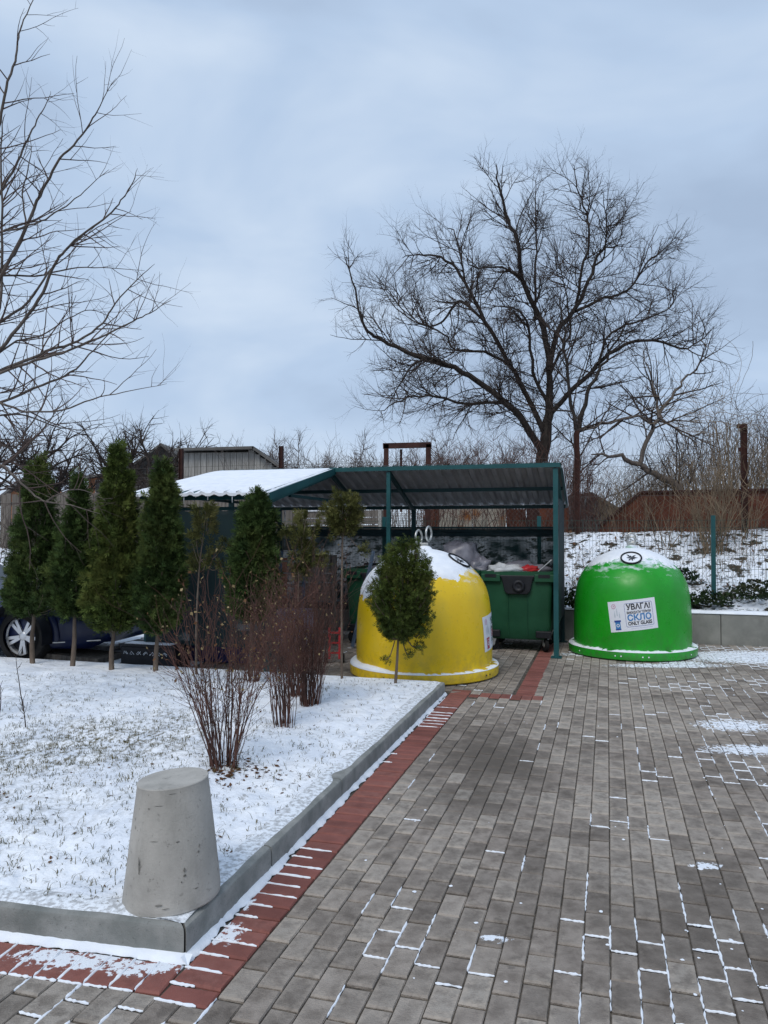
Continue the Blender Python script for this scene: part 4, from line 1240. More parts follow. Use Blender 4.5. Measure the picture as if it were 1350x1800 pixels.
tag(ch_.build('scuff_marks', m_chip, br), kind='stuff')

# ================================================================== VEGETATION BUILDERS
def rnd_dir(r):
    z = r.uniform(-1, 1); a = r.uniform(0, 2 * PI); q = math.sqrt(1 - z * z)
    return Vector((q * math.cos(a), q * math.sin(a), z))
def wander(r, p, d, L, seg, wig, up):
    pts = [p.copy()]; d = d.normalized(); n = max(2, int(round(L / seg))); st = L / n
    for i in range(n):
        d = (d + rnd_dir(r) * wig + Vector((0, 0, up))).normalized()
        p = p + d * st; pts.append(p)
    return pts, d
def side_dir(r, d, ang):
    q = rnd_dir(r); q = (q - d * q.dot(d)).normalized()
    return (d * math.cos(ang) + q * math.sin(ang)).normalized()
def sprout(mb, r, pts, r0, r1, level, cfg):
    """children along a polyline. cfg[level] = (spacing, len lo, len hi, radius, seg, wiggle, up, angle lo, angle hi)"""
    if level >= len(cfg): return
    sp, l0, l1, rad, seg, wig, up, a0, a1 = cfg[level][:9]
    start = cfg[level][9] if len(cfg[level]) > 9 else 0.15
    tot = sum((pts[i + 1] - pts[i]).length for i in range(len(pts) - 1)) or 1e-6
    n = int(tot * (1 - start) / sp + r.random())
    for _ in range(n):
        t = start + (1 - start) * r.random(); s = t * tot; i = 0
        while i < len(pts) - 2 and s > (pts[i + 1] - pts[i]).length:
            s -= (pts[i + 1] - pts[i]).length; i += 1
        seglen = (pts[i + 1] - pts[i]).length or 1e-6
        p = pts[i].lerp(pts[i + 1], min(1, s / seglen)); d = (pts[i + 1] - pts[i]).normalized()
        L = r.uniform(l0, l1) * (1.15 - .55 * t)
        rr = min(rad, (r0 + (r1 - r0) * t) * .75)
        q, _d = wander(r, p, side_dir(r, d, r.uniform(a0, a1)), L, seg, wig, up)
        m = len(q)
        mb.tube(q, [rr + (rr * .3 - rr) * k / (m - 1) for k in range(m)], 3 if level else 4)
        sprout(mb, r, q, rr, rr * .3, level + 1, cfg)
def smooth_line(pts, n=4):
    out = []
    for i in range(len(pts) - 1):
        p0 = pts[max(0, i - 1)]; p1 = pts[i]; p2 = pts[i + 1]; p3 = pts[min(len(pts) - 1, i + 2)]
        for k in range(n):
            t = k / n
            out.append(0.5 * ((2 * p1) + (-p0 + p2) * t + (2 * p0 - 5 * p1 + 4 * p2 - p3) * t * t + (-p0 + 3 * p1 - 3 * p2 + p3) * t ** 3))
    out.append(pts[-1]); return out
def limb_tree(name, base, Y, limbs, cfg, m_t, m_b, label, cat, seed, group=None, jit=.05, thin=1.0, sides=8):
    r = random.Random(seed)
    rt = root(name, base, 0, label, cat, group)
    tr = MB(); tr.smooth = True; br = MB()
    for k, (pl, ra, rb, dy0, dy1) in enumerate(limbs):
        m = len(pl)
        pts = [P(x, y, Y + dy0 + (dy1 - dy0) * i / (m - 1)) for i, (x, y) in enumerate(pl)]
        pts = smooth_line(pts)
        pts = [p + rnd_dir(r) * jit * min(1, i / 4) for i, p in enumerate(pts)]
        m = len(pts)
        rads = [ra * thin * (1 - i / (m - 1)) ** .8 + rb * (.6 + .4 * (1 - i / (m - 1))) for i in range(m)]
        tr.tube(pts, rads, sides)
        sprout(br, r, pts, ra, rb, 0, cfg)
    to_local(tr, rt).build('trunk', m_t, rt); to_local(br, rt).build('branches', m_b, rt)
    return rt

# ---- the big bare tree behind the shelter
D8 = lambda L: [(540 + x / 1.8, 230 + y / 1.8) for x, y in L]
YT = 18.0
tb = P(950, 945, YT)
big = [
 (D8([(735, 1290), (742, 1060), (755, 960), (765, 880), (765, 780), (765, 690)]), .20, .055, 0, 0),
 (D8([(740, 1010), (690, 930), (630, 860), (540, 790), (440, 740), (340, 710), (230, 660), (180, 620), (150, 500), (120, 400)]), .13, .012, 0, -1.2),
 (D8([(752, 960), (700, 840), (640, 740), (560, 600), (500, 480), (440, 410), (370, 395), (300, 400)]), .10, .012, 0, .9),
 (D8([(765, 720), (740, 600), (690, 500), (662, 350), (628, 260), (604, 170), (597, 105)]), .11, .008, 0, -.6),
 (D8([(765, 760), (790, 640), (850, 560), (900, 450), (930, 380), (1000, 360)]), .11, .010, 0, .6),
 (D8([(850, 560), (870, 440), (895, 330), (876, 240), (848, 160), (840, 100)]), .05, .008, .3, .2),
 (D8([(765, 900), (830, 830), (920, 740), (1000, 680), (1100, 660), (1200, 690), (1290, 620)]), .09, .010, 0, -1.0),
 (D8([(760, 860), (715, 760), (700, 620), (650, 560), (560, 560)]), .06, .010, 0, -1.2),
 (D8([(850, 570), (940, 530), (1020, 500), (1070, 420), (1110, 390), (1175, 335)]), .05, .008, .2, 1.0),
 (D8([(620, 860), (500, 860), (380, 840), (300, 850), (230, 890)]), .05, .010, -.2, -1.6),
 (D8([(460, 745), (380, 720), (320, 760), (260, 860)]), .05, .010, -.6, -.9),
 (D8([(500, 480), (470, 330), (440, 310)]), .03, .008, .5, .7),
 (D8([(560, 600), (480, 540), (430, 600), (380, 620), (280, 560), (230, 480)]), .05, .008, .3, 1.3),
 (D8([(690, 480), (620, 430), (520, 430), (500, 380)]), .04, .008, -.2, -.8),
 (D8([(720, 600), (725, 420), (725, 280), (721, 150)]), .045, .007, 0, .8),
 (D8([(765, 780), (800, 700), (830, 640), (820, 520), (790, 380)]), .05, .008, 0, -1.0),
 (D8([(900, 430), (940, 400), (948, 290), (932, 180)]), .035, .007, .5, .2),
 (D8([(920, 740), (960, 640), (1060, 600), (1150, 560), (1170, 480)]), .045, .008, -.5, .5),
 (D8([(640, 740), (560, 700), (470, 690), (430, 640), (330, 590), (200, 440)]), .05, .008, .1, -.7),
]
cfgB = [(.15, .6, 1.7, .015, .16, .18, .03, .5, 1.3, .08), (.13, .35, .95, .010, .12, .19, .03, .4, 1.2, .08), (.095, .15, .45, .0055, .10, .2, .04, .4, 1.0, .1)]
limb_tree('bare_tree', (tb.x, YT, slope_z(*UV(tb))), YT, big, cfgB, m_bark_d, m_twig_d, 'largest bare tree with a wide dark crown rising behind the shelter roof', 'tree', 4, jit=.03, thin=.58)
# slimmer trees beside it
limbs2 = [
 (D8([(850, 1290), (852, 1080), (856, 940), (875, 880), (905, 790), (960, 700), (1010, 600)]), .11, .012, 0, .4),
 (D8([(855, 960), (830, 830), (812, 640), (800, 500)]), .06, .01, 0, -.5),
 (D8([(858, 950), (930, 930), (1050, 905), (1150, 925), (1240, 905)]), .05, .01, 0, .6),
]
cfgM = [(.22, .7, 1.6, .02, .16, .17, .04, .5, 1.1, .15), (.17, .3, .8, .010, .12, .19, .03, .4, 1.1, .1), (.15, .15, .4, .006, .10, .2, .03, .4, 1.0, .1)]
b2 = P(1012, 945, 17)
limb_tree('bare_tree', (b2.x, 17, slope_z(*UV(b2))), 17, limbs2, cfgM, m_bark_d, m_twig_d, 'slender bare tree with forked stem just right of the largest tree', 'tree', 14, thin=.62)
limbs3 = [
 ([(1215, 935), (1195, 865), (1170, 845), (1125, 818), (1080, 800), (1040, 802)], .11, .02, 0, 0),
 ([(1124, 818), (1140, 765), (1158, 735), (1180, 700), (1200, 670), (1230, 640), (1262, 612)], .06, .008, 0, .2),
 ([(1158, 735), (1155, 700), (1140, 660), (1135, 610)], .035, .008, 0, .3),
 ([(1150, 750), (1120, 730), (1060, 745), (1020, 758)], .035, .008, 0, -.4),
 ([(1160, 735), (1200, 760), (1230, 785)], .03, .008, 0, .3),
]
b3 = P(1215, 935, 15.5)
limb_tree('bare_tree', (b3.x, 15.5, slope_z(*UV(b3))), 15.5, limbs3, cfgM, m_bark_g, m_twig_d, 'leaning bare tree whose trunk bends left above the rusty sheets', 'tree', 24, thin=.7)

# ---- the near tree whose branches come in from the left edge
YN = 5.6
near = [
 ([(-130, 1290), (-128, 1000), (-122, 760), (-112, 600), (-96, 420), (-80, 200)], .075, .03, 0, 0),
 ([(-112, 600), (-70, 400), (-20, 270), (0, 215), (10, 156), (27, 108), (32, 73), (37, 46), (59, 0), (70, -30)], .020, .002, 0, .2),
 ([(-118, 700), (-40, 560), (27, 440), (59, 367), (81, 323), (105, 279), (137, 247), (164, 208), (176, 186), (203, 137)], .020, .002, 0, -.3),
 ([(-112, 600), (-50, 430), (0, 337), (27, 293), (44, 254), (61, 220), (78, 188), (90, 161)], .017, .002, 0, .4),
 ([(-120, 760), (-60, 680), (0, 615), (40, 565), (75, 515), (95, 465), (115, 440), (152, 406), (191, 379), (213, 352), (235, 318), (241, 295)], .024, .002, 0, -.2),
 ([(-118, 690), (-50, 610), (0, 568), (50, 530), (84, 481), (118, 437), (171, 400), (230, 372)], .018, .002, 0, .5),
 ([(-122, 760), (-60, 680), (0, 652), (53, 630), (90, 615), (137, 599), (180, 568), (202, 534), (243, 490), (271, 464)], .022, .002, 0, .1),
 ([(-122, 770), (-60, 690), (0, 655), (62, 634), (124, 615), (187, 587), (233, 565), (264, 549), (299, 529)], .019, .002, 0, -.5),
 ([(-124, 860), (-60, 740), (0, 708), (75, 677), (124, 655), (156, 624), (193, 584), (215, 531)], .018, .002, 0, .3),
 ([(-124, 840), (-60, 700), (0, 708), (47, 724), (109, 720), (162, 702), (218, 689), (292, 674)], .015, .002, 0, -.3),
 ([(-118, 620), (-60, 500), (0, 484), (62, 486), (124, 472), (180, 470), (255, 476)], .014, .002, 0, .6),
 ([(-126, 900), (-60, 810), (0, 817), (19, 832), (56, 867), (81, 882), (124, 887), (178, 903)], .016, .002, 0, -.8),
 ([(81, 882), (110, 865), (150, 862), (185, 880)], .006, .002, -.5, -.6),
 ([(-124, 820), (-60, 740), (0, 730), (40, 730), (93, 748), (150, 756), (185, 742)], .014, .002, 0, .7),
 ([(-118, 660), (-50, 540), (0, 475), (25, 447), (45, 400), (39, 342), (49, 303), (54, 269), (53, 230)], .016, .002, 0, .2),
 ([(-116, 660), (-30, 600), (-2, 540), (4, 400), (2, 255), (8, 200)], .020, .003, 0, .1),
 ([(-112, 560), (-60, 440), (0, 408), (40, 400), (80, 385), (115, 362), (150, 335), (190, 298)], .012, .002, 0, -.5),
 ([(-122, 800), (-40, 760), (20, 790), (45, 760), (70, 720), (95, 680), (120, 655)], .012, .002, 0, .8),
 ([(-126, 900), (-70, 860), (0, 820), (40, 790), (80, 750), (110, 700)], .022, .003, 0, .3),
 ([(-118, 700), (-30, 640), (30, 600), (70, 590), (120, 560), (160, 545), (200, 560)], .011, .002, 0, .5),
]
cfgN = [(.105, .22, .75, .0055, .07, .16, .02, .5, 1.2, .25), (.13, .08, .32, .003, .06, .18, .02, .4, 1.1, .15)]
limb_tree('bare_tree', (P(-130, 1200, YN).x, YN, .12), YN, near, cfgN, m_bark_g, m_twig_n, 'near bare tree reaching in from the left edge over the thujas', 'tree', 7, jit=.005, sides=6, thin=.62)

# ---- trees beyond the fence on the left and behind the shelter
def garden_tree(px, pybase, pytop, Y, seed, label, spread=.9, m_t=m_bark_d, m_b=m_twig_d, dens=1.0, group='bare garden trees beyond the fence', nlimb=8, thick=.085):
    r = random.Random(seed)
    b = P(px, pybase, Y); b.z = slope_z(*UV(b)) - .05; top = P(px, pytop, Y).z; H = top - b.z
    rt = root('bare_tree', b, 0, label, 'tree', group); tr = MB(); tr.smooth = True; br = MB()
    pts, d = wander(r, b.copy(), Vector((r.uniform(-.1, .1), 0, 1)), H * .42, .3, .06, .1)
    m = len(pts); tr.tube(pts, [thick * (1 - .35 * i / (m - 1)) for i in range(m)], 7)
    sc_ = H / 5.0
    cfg = [(.20 * sc_ / dens, .6 * sc_, 1.3 * sc_, .022, .16, .2, .04, .5, 1.2, .1), (.22 / dens, .25, .7, .012, .13, .22, .03, .5, 1.2, .1), (.2, .12, .35, .008, .1, .2, .03, .4, 1, .1)]
    for k in range(nlimb):
        i = r.randint(max(1, m // 2), m - 1); a = 2 * PI * (k + r.random() * .5) / nlimb
        dd = Vector((math.cos(a) * spread, math.sin(a) * spread * .8, r.uniform(.5, 1.2))).normalized()
        q, _ = wander(r, pts[i], dd, H * r.uniform(.36, .55), .2, .2, .05)
        n = len(q); tr.tube(q, [thick * .42 * (1 - j / (n - 1)) + .006 for j in range(n)], 5)
        sprout(br, r, q, thick * .5, .012, 0, cfg)
    to_local(tr, rt).build('trunk', m_t, rt); to_local(br, rt).build('branches', m_b, rt)
garden_tree(62, 900, 655, 20, 31, 'dark twiggy tree rising directly over the leftmost thuja', 1.0)
garden_tree(104, 900, 740, 21, 32, 'low spreading bare tree between the two leftmost thujas', 1.4)
garden_tree(206, 900, 700, 22, 33, 'bare tree standing behind the tip of the tallest thuja', .9)
garden_tree(228, 900, 705, 22.5, 34, 'bare tree just right of the tallest thuja', .8)
garden_tree(275, 900, 690, 21, 35, 'bare tree beside the orange chimney, crown reaching over the grey shed', 1.1, dens=1.1)
garden_tree(-20, 900, 690, 19, 36, 'bare tree at the left edge above the wooden fence', 1.1)
garden_tree(150, 900, 770, 24, 37, 'small bare tree above the brick house wall', 1.3)
fx = [(440, 760, 'thin pale bare tree over the right end of the grey shed'), (505, 725, 'slender bare tree behind the short brown post'), (560, 765, 'low bare bush tree over the snowy roof\'s right end'),
      (610, 745, 'thin bare tree left of the brown portal frame'), (655, 770, 'low bare tree touching the left post of the portal frame'), (720, 750, 'thin bare tree seen through the portal frame'), (790, 735, 'thin bare tree under the big tree\'s left boughs'), (860, 740, 'bare tree hidden in the big tree\'s lower boughs')]
for k, (px, pt, lab) in enumerate(fx):
    garden_tree(px, 900, pt, 26 + (k % 3) * 2, 50 + k, lab, .75, m_twig_far, m_twig_far, 1.25, 'distant thin trees behind the shelter', 9, .05)

# ---- thicket of stems at the right and brush at the foot of the big tree
def stems(name, m, n, pxr, Yr, ztop, seed, twig=3, lean=.25, rad=.008, zb=None, label=None, seg=.35, droop=0):
    r = random.Random(seed); mb = MB()
    for _ in range(n):
        Y = r.uniform(*Yr); px = r.uniform(*pxr); p = P(px, 930, Y); u, v = UV(p); p.z = slope_z(u, v) - .02
        h = ztop(px) * r.uniform(.55, 1.0)
        q, d = wander(r, p, Vector((r.gauss(0, lean), r.gauss(0, lean), 1)), h, seg, .13, .02 - droop)
        mm = len(q); rr = rad * r.uniform(.6, 1.3)
        mb.tube(q, [rr * (1 - .7 * i / (mm - 1)) for i in range(mm)], 3)
        for _k in range(twig):
            i = r.randint(mm // 3, mm - 1); dd = side_dir(r, Vector((0, 0, 1)), r.uniform(.4, 1.2))
            t, _d = wander(r, q[i], dd, r.uniform(.15, .6), .15, .2, .04 - droop)
            k = len(t); mb.tube(t, [rr * .5 * (1 - .6 * j / (k - 1)) for j in range(k)], 3)
    o = mb.build(name, m); return tag(o, kind='stuff', label=label)
stems('thicket_stems', m_twig_b, 850, (1060, 1480), (14.8, 18.5), lambda x: 1.2 + 1.3 * sst(1080, 1300, x), 71, 4, .16, .007, label='dense thicket of pale brown stems above the rusty sheets')
stems('thicket_stems', m_twig_d, 260, (1100, 1480), (16, 20), lambda x: 1.6 + 1.7 * sst(1100, 1300, x), 72, 6, .25, .010, label='darker twiggy scrub mixed into the thicket')
stems('tall_weed_stems', m_twig_b, 60, (1160, 1330), (12.9, 13.6), lambda x: 1.2, 73, 3, .28, .008, label='pale leaning weed stems in front of the rusty sheets')
stems('tall_weed_stems', m_twig_b, 34, (1235, 1275), (12.6, 12.9), lambda x: 1.7, 74, 5, .22, .009, droop=.02, label='clump of tall stems behind the green fence post')
stems('scrub', m_twig_r, 420, (740, 1060), (15, 17), lambda x: 1.9, 75, 6, .25, .007, label='red brown scrub at the foot of the big tree')
stems('scrub', m_twig_far, 500, (400, 1000), (19, 26), lambda x: 2.6, 76, 6, .22, .009, label='distant grey scrub showing above the shelter roof')
stems('scrub', m_twig_d, 150, (-60, 330), (15.5, 18), lambda x: .8, 77, 5, .3, .007, label='dark scrub behind the wooden fence')
stems('dry_stalks', m_twig_b, 160, (1000, 1350), (11.6, 13.0), lambda x: .35, 78, 2, .3, .004, label='short dry stalks on the snowy bank')
# hanging vine on the right post
r_ = random.Random(8); mb = MB()
vp = P(1265, 760, 13.2)
for k in range(70):
    q, d = wander(r_, vp + rnd_dir(r_) * .35 + Vector((0, 0, .2)), Vector((r_.gauss(0, 1), r_.gauss(0, .3), r_.uniform(0, 1.0))), r_.uniform(.6, 1.5), .08, .22, -.05)
    mb.tube(q, .0035, 3)
for k in range(8):
    q, d = wander(r_, P(1262 + k * 3, 935, 13.2 + .02 * k), Vector((r_.gauss(0, .06), 0, 1)), 1.9, .2, .07, .05); mb.tube(q, .008, 4)
tag(mb.build('climbing_vine', m_twig_b), 'tangle of drooping vine beside the right rusty post', 'vine')

# ---- red twigged shrubs on the lawn
def shrub(px, py, h, rad, n, seed, label, twigs=5, zb=.15, leafn=120, taper=1.0):
    r = random.Random(seed); b = G(px, py, zb); u, v = UV(b); b.z = lawn_z(u, v) - .01
    rt = root('red_twig_shrub', b, 0, label, 'shrub', 'red twigged shrubs on the snowy lawn'); mb = MB(); lf = MB()
    for k in range(n):
        a = r.uniform(0, 2 * PI); q0 = math.sqrt(r.random()) * .085
        p = b + Vector((math.cos(a) * q0, math.sin(a) * q0, 0))
        sp = rad * r.random() ** .8
        d = Vector((math.cos(a) * sp * .7, math.sin(a) * sp * .7, 1))
        L = h * r.uniform(.5, 1.08)
        q, dd = wander(r, p, d, L, .07, .10, .012)
        m = len(q); rr = r.uniform(.0020, .0044) * (1.35 if r.random() < .15 else 1)
        mb.tube(q, [rr * (1 - .72 * i / (m - 1)) for i in range(m)], 4)
        for _ in range(twigs):
            i = r.randint(int(m * .3), m - 1)
            t, d2 = wander(r, q[i], side_dir(r, (q[i] - q[i - 1]).normalized(), r.uniform(.3, .9)), r.uniform(.08, .36), .045, .2, .02)
            kk = len(t); mb.tube(t, [rr * .45 * (1 - .6 * j / (kk - 1)) for j in range(kk)], 3)
            if r.random() < .3:
                t2, _ = wander(r, t[kk // 2], side_dir(r, d2, .7), r.uniform(.05, .18), .04, .18, 0); mb.tube(t2, rr * .2, 3)
            if r.random() < leafn / (n * twigs):
                e = t[-1]; s = r.uniform(.007, .018); x = rnd_dir(r) * s; y = rnd_dir(r) * s * .6
                lf.cur = 0 if r.random() < .55 else 1
                lf.add([e, e + x * .6 + y, e + x * 1.5, e + x * .6 - y], [(0, 1, 2, 3)])
    to_local(mb, rt).build('stems', m_twig_r, rt)
    if lf.v: tag(to_local(lf, rt).build('dry_leaves', [m_dead, m_bud], rt), kind='stuff')
    return b
b1 = shrub(392, 1350, 1.06, .38, 52, 101, 'open red brown shrub nearest the bollard, snow showing through its stems', 8, leafn=420)
shrub(500, 1275, 1.0, .20, 40, 102, 'red shrub with a narrow foot directly behind the open shrub', 8, leafn=80)
shrub(545, 1240, 1.16, .21, 88, 103, 'dense dark red shrub left of the yellow bell', 9, leafn=300)
shrub(520, 1225, 1.0, .26, 55, 104, 'low back part of the dense red thicket by the lawn edge', 8, leafn=80)
shrub(440, 1200, .70, .5, 38, 105, 'thin brown shrub in front of the fifth dense thuja', 9, leafn=420)
# a few bare saplings
def sapling(px, py, pytop, seed, label):
    r = random.Random(seed); b = G(px, py, .15); u, v = UV(b); b.z = lawn_z(u, v) - .01
    h = (py - pytop) / 1350 * b.y; mb = MB()
    q, d = wander(r, b, Vector((r.uniform(-.1, .1), 0, 1)), h, .05, .08, .05); m = len(q)
    mb.tube(q, [.005 * (1 - .6 * i / (m - 1)) for i in range(m)], 5)
    for _ in range(5):
        i = r.randint(1, m - 1); t, _d = wander(r, q[i], side_dir(r, d, .8), r.uniform(.04, .12), .03, .15, .03); mb.tube(t, .0018, 3)
    o = mb.build('bare_sapling', m_twig_d); tag(o, label, 'sapling', 'bare saplings in the snow')
sapling(41, 1255, 1155, 1, 'single bare stick sapling in front of the car wheel')
sapling(-2, 1262, 1195, 2, 'short bare sapling at the left edge of the lawn')
sapling(45, 1285, 1235, 3, 'tiny twig just below the stick sapling')

# ---- conifers
def spray(mb, r, p, d, s):
    """a flat fan of scale-leaf tips"""
    d = d.normalized(); w = d.cross(rnd_dir(r))
    if w.length < .1: w = d.cross(Vector((1, 0, 0)))
    w.normalize(); n = d.cross(w)
    mb.r = r.random()
    for (o, a, l) in ((.0, -.95, .5), (.0, .95, .5), (.3, -.7, .5), (.3, .7, .5), (.15, -.35, .75), (.15, .35, .75), (.3, 0, .75)):
        a += r.uniform(-.15, .15)
        t = (d * math.cos(a) + w * math.sin(a) + n * r.uniform(-.22, .22)).normalized(); q = t.cross(n).normalized() * s * .055
        b = p + d * s * o
        mb.add([b, b + t * s * l * .62 - q, b + t * s * l, b + t * s * l * .62 + q], [(0, 1, 2, 3)])
def conifer(px, pybase, pytop, pybot, prof, seed, label, m, n, Y=None, trunk_r=.030, dens_core=True, lean=0, size=.078, group='thujas in a row along the lawn edge', gaps=0, extra=()):
    """prof: list of (t from top 0..1, half width in px); crown spans pytop..pybot"""
    r = random.Random(seed); b = G(px, pybase, .15); u, v = UV(b); b.z = lawn_z(u, v) - .02; Y = b.y
    rt = root('thuja', b, 0, label, 'conifer', group)
    cx = px + lean
    top = P(cx, pytop, Y); bot = P(px + lean * .3, pybot, Y)
    tr = MB(); tr.smooth = True
    q = [b, b.lerp(bot, .5) + Vector((r.uniform(-.015, .015), 0, 0)), bot, bot.lerp(top, .5), top]
    q = smooth_line(q); mm = len(q); tr.tube(q, [trunk_r * (1 - .85 * i / (mm - 1)) for i in range(mm)], 7)
    def hw(t):
        for (t0, w0), (t1, w1) in zip(prof, prof[1:]):
            if t0 <= t <= t1: return (w0 + (w1 - w0) * (t - t0) / (t1 - t0)) / 1350 * Y * .91
        return 0
    cr = MB(); ax = smooth_line([bot, bot.lerp(top, .5), top], 10)
    def axis(t): return bot.lerp(top, 1 - t)
    # upswept boughs, each carrying sprays
    nb = int(n * 1.5) // 22
    for k in range(nb):
        t = r.random() ** .85
        if r.random() > (hw(t) / max(w for _, w in prof) * 1350 / Y) * .8 + .25: continue
        c = axis(t); a = r.uniform(0, 2 * PI); W = hw(t)
        reach = W * r.uniform(.5, .98) * (1 + .34 * fb(math.cos(a) * 2 + seed, math.sin(a) * 2, t * 9))
        if gaps and fb(math.cos(a) * 1.5 + seed, math.sin(a) * 1.5, t * 6, 1.0, 2) < gaps: continue
        hd = Vector((math.cos(a), math.sin(a), 0))
        st = c + Vector((0, 0, -.16 - .25 * W)) + hd * .02
        en = c + hd * reach
        if st.z < bot.z - .05: st.z = bot.z - .02
        bough = [st, st.lerp(en, .5) + Vector((0, 0, -.03)), en, en + Vector((hd.x * .02, hd.y * .02, .10 * r.uniform(.4, 1.2)))]
        bough = smooth_line(bough, 3)
        if r.random() < .35: tr.tube(bough[:8], .004, 3)
        for j in range(22):
            f = r.uniform(.35, 1.0); i0 = f * (len(bough) - 1); i1 = min(int(i0), len(bough) - 2)
            p = bough[i1].lerp(bough[i1 + 1], i0 - i1) + rnd_dir(r) * .026
            d = hd * r.uniform(.3, 1.0) + Vector((0, 0, r.uniform(-.15, 1.0))) + rnd_dir(r) * .55
            spray(cr, r, p, d, size * r.uniform(.6, 1.25))
    # tip
    for k in range(int(n * .03)):
        t = r.random() * .08; spray(cr, r, axis(t) + rnd_dir(r) * .015, Vector((r.gauss(0, .25), r.gauss(0, .25), 1)), size * .8)
    for (ex, ey, er, en_) in extra:
        c = P(ex, ey, Y)
        tr.tube(smooth_line([bot.lerp(top, .15), bot.lerp(c, .6) + Vector((0, 0, -.03)), c]), .005, 4)
        for k in range(en_): spray(cr, r, c + rnd_dir(r) * er * r.random() ** .5, rnd_dir(r) + Vector((0, 0, .3)), size)
    to_local(tr, rt).build('trunk', m_trunk, rt)
    tag(to_local(cr, rt).build('foliage', m, rt), kind='stuff')
TALL = [(0, 2), (.06, 9), (.15, 17), (.35, 27), (.6, 36), (.85, 44), (1, 30)]
conifer(57, 1163, 812, 1075, [(0, 2), (.1, 13), (.25, 24), (.5, 36), (.8, 55), (.93, 60), (1, 30)], 201, 'leftmost thuja in front of the car wheel, bare twigs tangled at its tip', m_leaf, 9000, lean=10)
conifer(127, 1168, 843, 1080, [(0, 3), (.1, 9), (.22, 14), (.36, 30), (.6, 40), (.85, 44), (1, 28)], 202, 'shorter thuja second from the left', m_leaf, 8000, lean=14)
conifer(196, 1174, 790, 1105, [(0, 2), (.08, 10), (.2, 21), (.4, 38), (.6, 42), (.85, 55), (1, 35)], 203, 'tallest thuja, third from the left', m_leafy, 11500, lean=14)
conifer(273, 1176, 818, 1105, [(0, 2), (.08, 8), (.16, 22), (.35, 31), (.6, 38), (.85, 45), (.95, 42), (1, 25)], 204, 'fourth thuja from the left, at the shelter\'s left end', m_leaf, 9500, lean=14)
conifer(440, 1186, 868, 1085, [(0, 2), (.1, 12), (.2, 29), (.4, 36), (.7, 44), (.9, 48), (1, 28)], 205, 'dense thuja directly before the shelter\'s front corner post', m_leaf, 7500, lean=13)
m_sp = m_leafo
conifer(345, 1182, 892, 1000, [(0, 6), (.2, 22), (.5, 28), (.8, 22), (1, 12)], 206, 'sparse half bald conifer in front of the dark screen', m_sp, 700, trunk_r=.014, lean=18, size=.08, gaps=-.05, extra=((345, 940, .09, 40), (392, 960, .10, 50), (388, 995, .07, 30)))
conifer(520, 1186, 905, 1010, [(0, 8), (.2, 26), (.5, 30), (.75, 22), (1, 14)], 207, 'sparse conifer behind the dense red shrub', m_sp, 900, trunk_r=.012, lean=18, size=.075, gaps=-.1, extra=((565, 985, .11, 70), (500, 935, .08, 30)))
conifer(601, 1187, 873, 935, [(0, 12), (.25, 28), (.6, 32), (.9, 22), (1, 10)], 208, 'thin bare stemmed conifer with a ball of foliage on top', m_sp, 1100, trunk_r=.014, lean=5, size=.07, extra=((582, 948, .03, 14), (640, 965, .06, 24)))
conifer(695, 1197, 962, 1120, [(0, 10), (.06, 22), (.18, 38), (.4, 54), (.62, 60), (.78, 44), (1, 26)], 209, 'small olive thuja with a lopsided crown standing before the yellow bell', m_leafy, 9500, trunk_r=.017, lean=18, size=.050, extra=((748, 1085, .09, 160), (742, 1110, .08, 120), (678, 1160, .05, 26), (738, 1135, .06, 50), (720, 1150, .05, 30), (672, 1055, .06, 60)))

# ---- ivy and leaf litter on the bank
r = random.Random(300); iv_ = MB(); li = MB()
for k in range(7000):
    u = r.uniform(-9, 8); v = 9.12 + abs(r.gauss(0, .45)) if r.random() < .45 else r.uniform(9.1, 13)
    if fb(u, v, 4.4, 1.4) < -.02 + .12 * sst(9.2, 12, v): continue
    p = U(u, v, slope_z(u, v) + r.uniform(.005, .07)); s = r.uniform(.025, .06)
    x = rnd_dir(r); x.z *= .5; x = x.normalized() * s; y = Vector((-x.y, x.x, r.uniform(-.3, .3) * s)); 
    (iv_ if v < 9.9 else li).add([p - x, p - y * .6, p + x, p + y * .6], [(0, 1, 2, 3)])
tag(iv_.build('ivy_leaves', m_ivy), 'low evergreen ivy along the top of the retaining wall', kind='stuff')
tag(li.build('leaf_litter', m_dead), 'dead leaves poking through the snow on the bank', kind='stuff')
# evergreen clumps just over the wall
def clump(px, py, Y, rad, n, seed, label):
    r = random.Random(seed); mb = MB(); c = P(px, py, Y); c.z = slope_z(*UV(c)) + rad * .35
    for _ in range(n):
        d = rnd_dir(r); p = c + Vector((d.x * rad * 1.5, d.y * rad, abs(d.z) * rad * .9)) * r.random() ** .4
        s = r.uniform(.02, .045); x = rnd_dir(r) * s; y = rnd_dir(r) * s * .6
        mb.r = r.random(); mb.add([p - x, p - y, p + x, p + y], [(0, 1, 2, 3)])
    tag(mb.build('evergreen_bush', m_ivy), label, 'bush', 'low evergreen bushes over the retaining wall')
clump(1010, 1040, 11.0, .26, 500, 1, 'dark evergreen bush between the shelter side and the green bell')
clump(1245, 1050, 10.9, .22, 420, 2, 'dark evergreen bush at the foot of the green fence post')
clump(1330, 1040, 10.9, .30, 520, 3, 'brownish evergreen bush over the wall at the right edge')
clump(1195, 1000, 11.8, .22, 320, 4, 'dark bush on the bank behind the green bell\'s right shoulder')
clump(5, 1000, 11.5, .5, 600, 5, 'dark snowy bush at the left edge above the car')

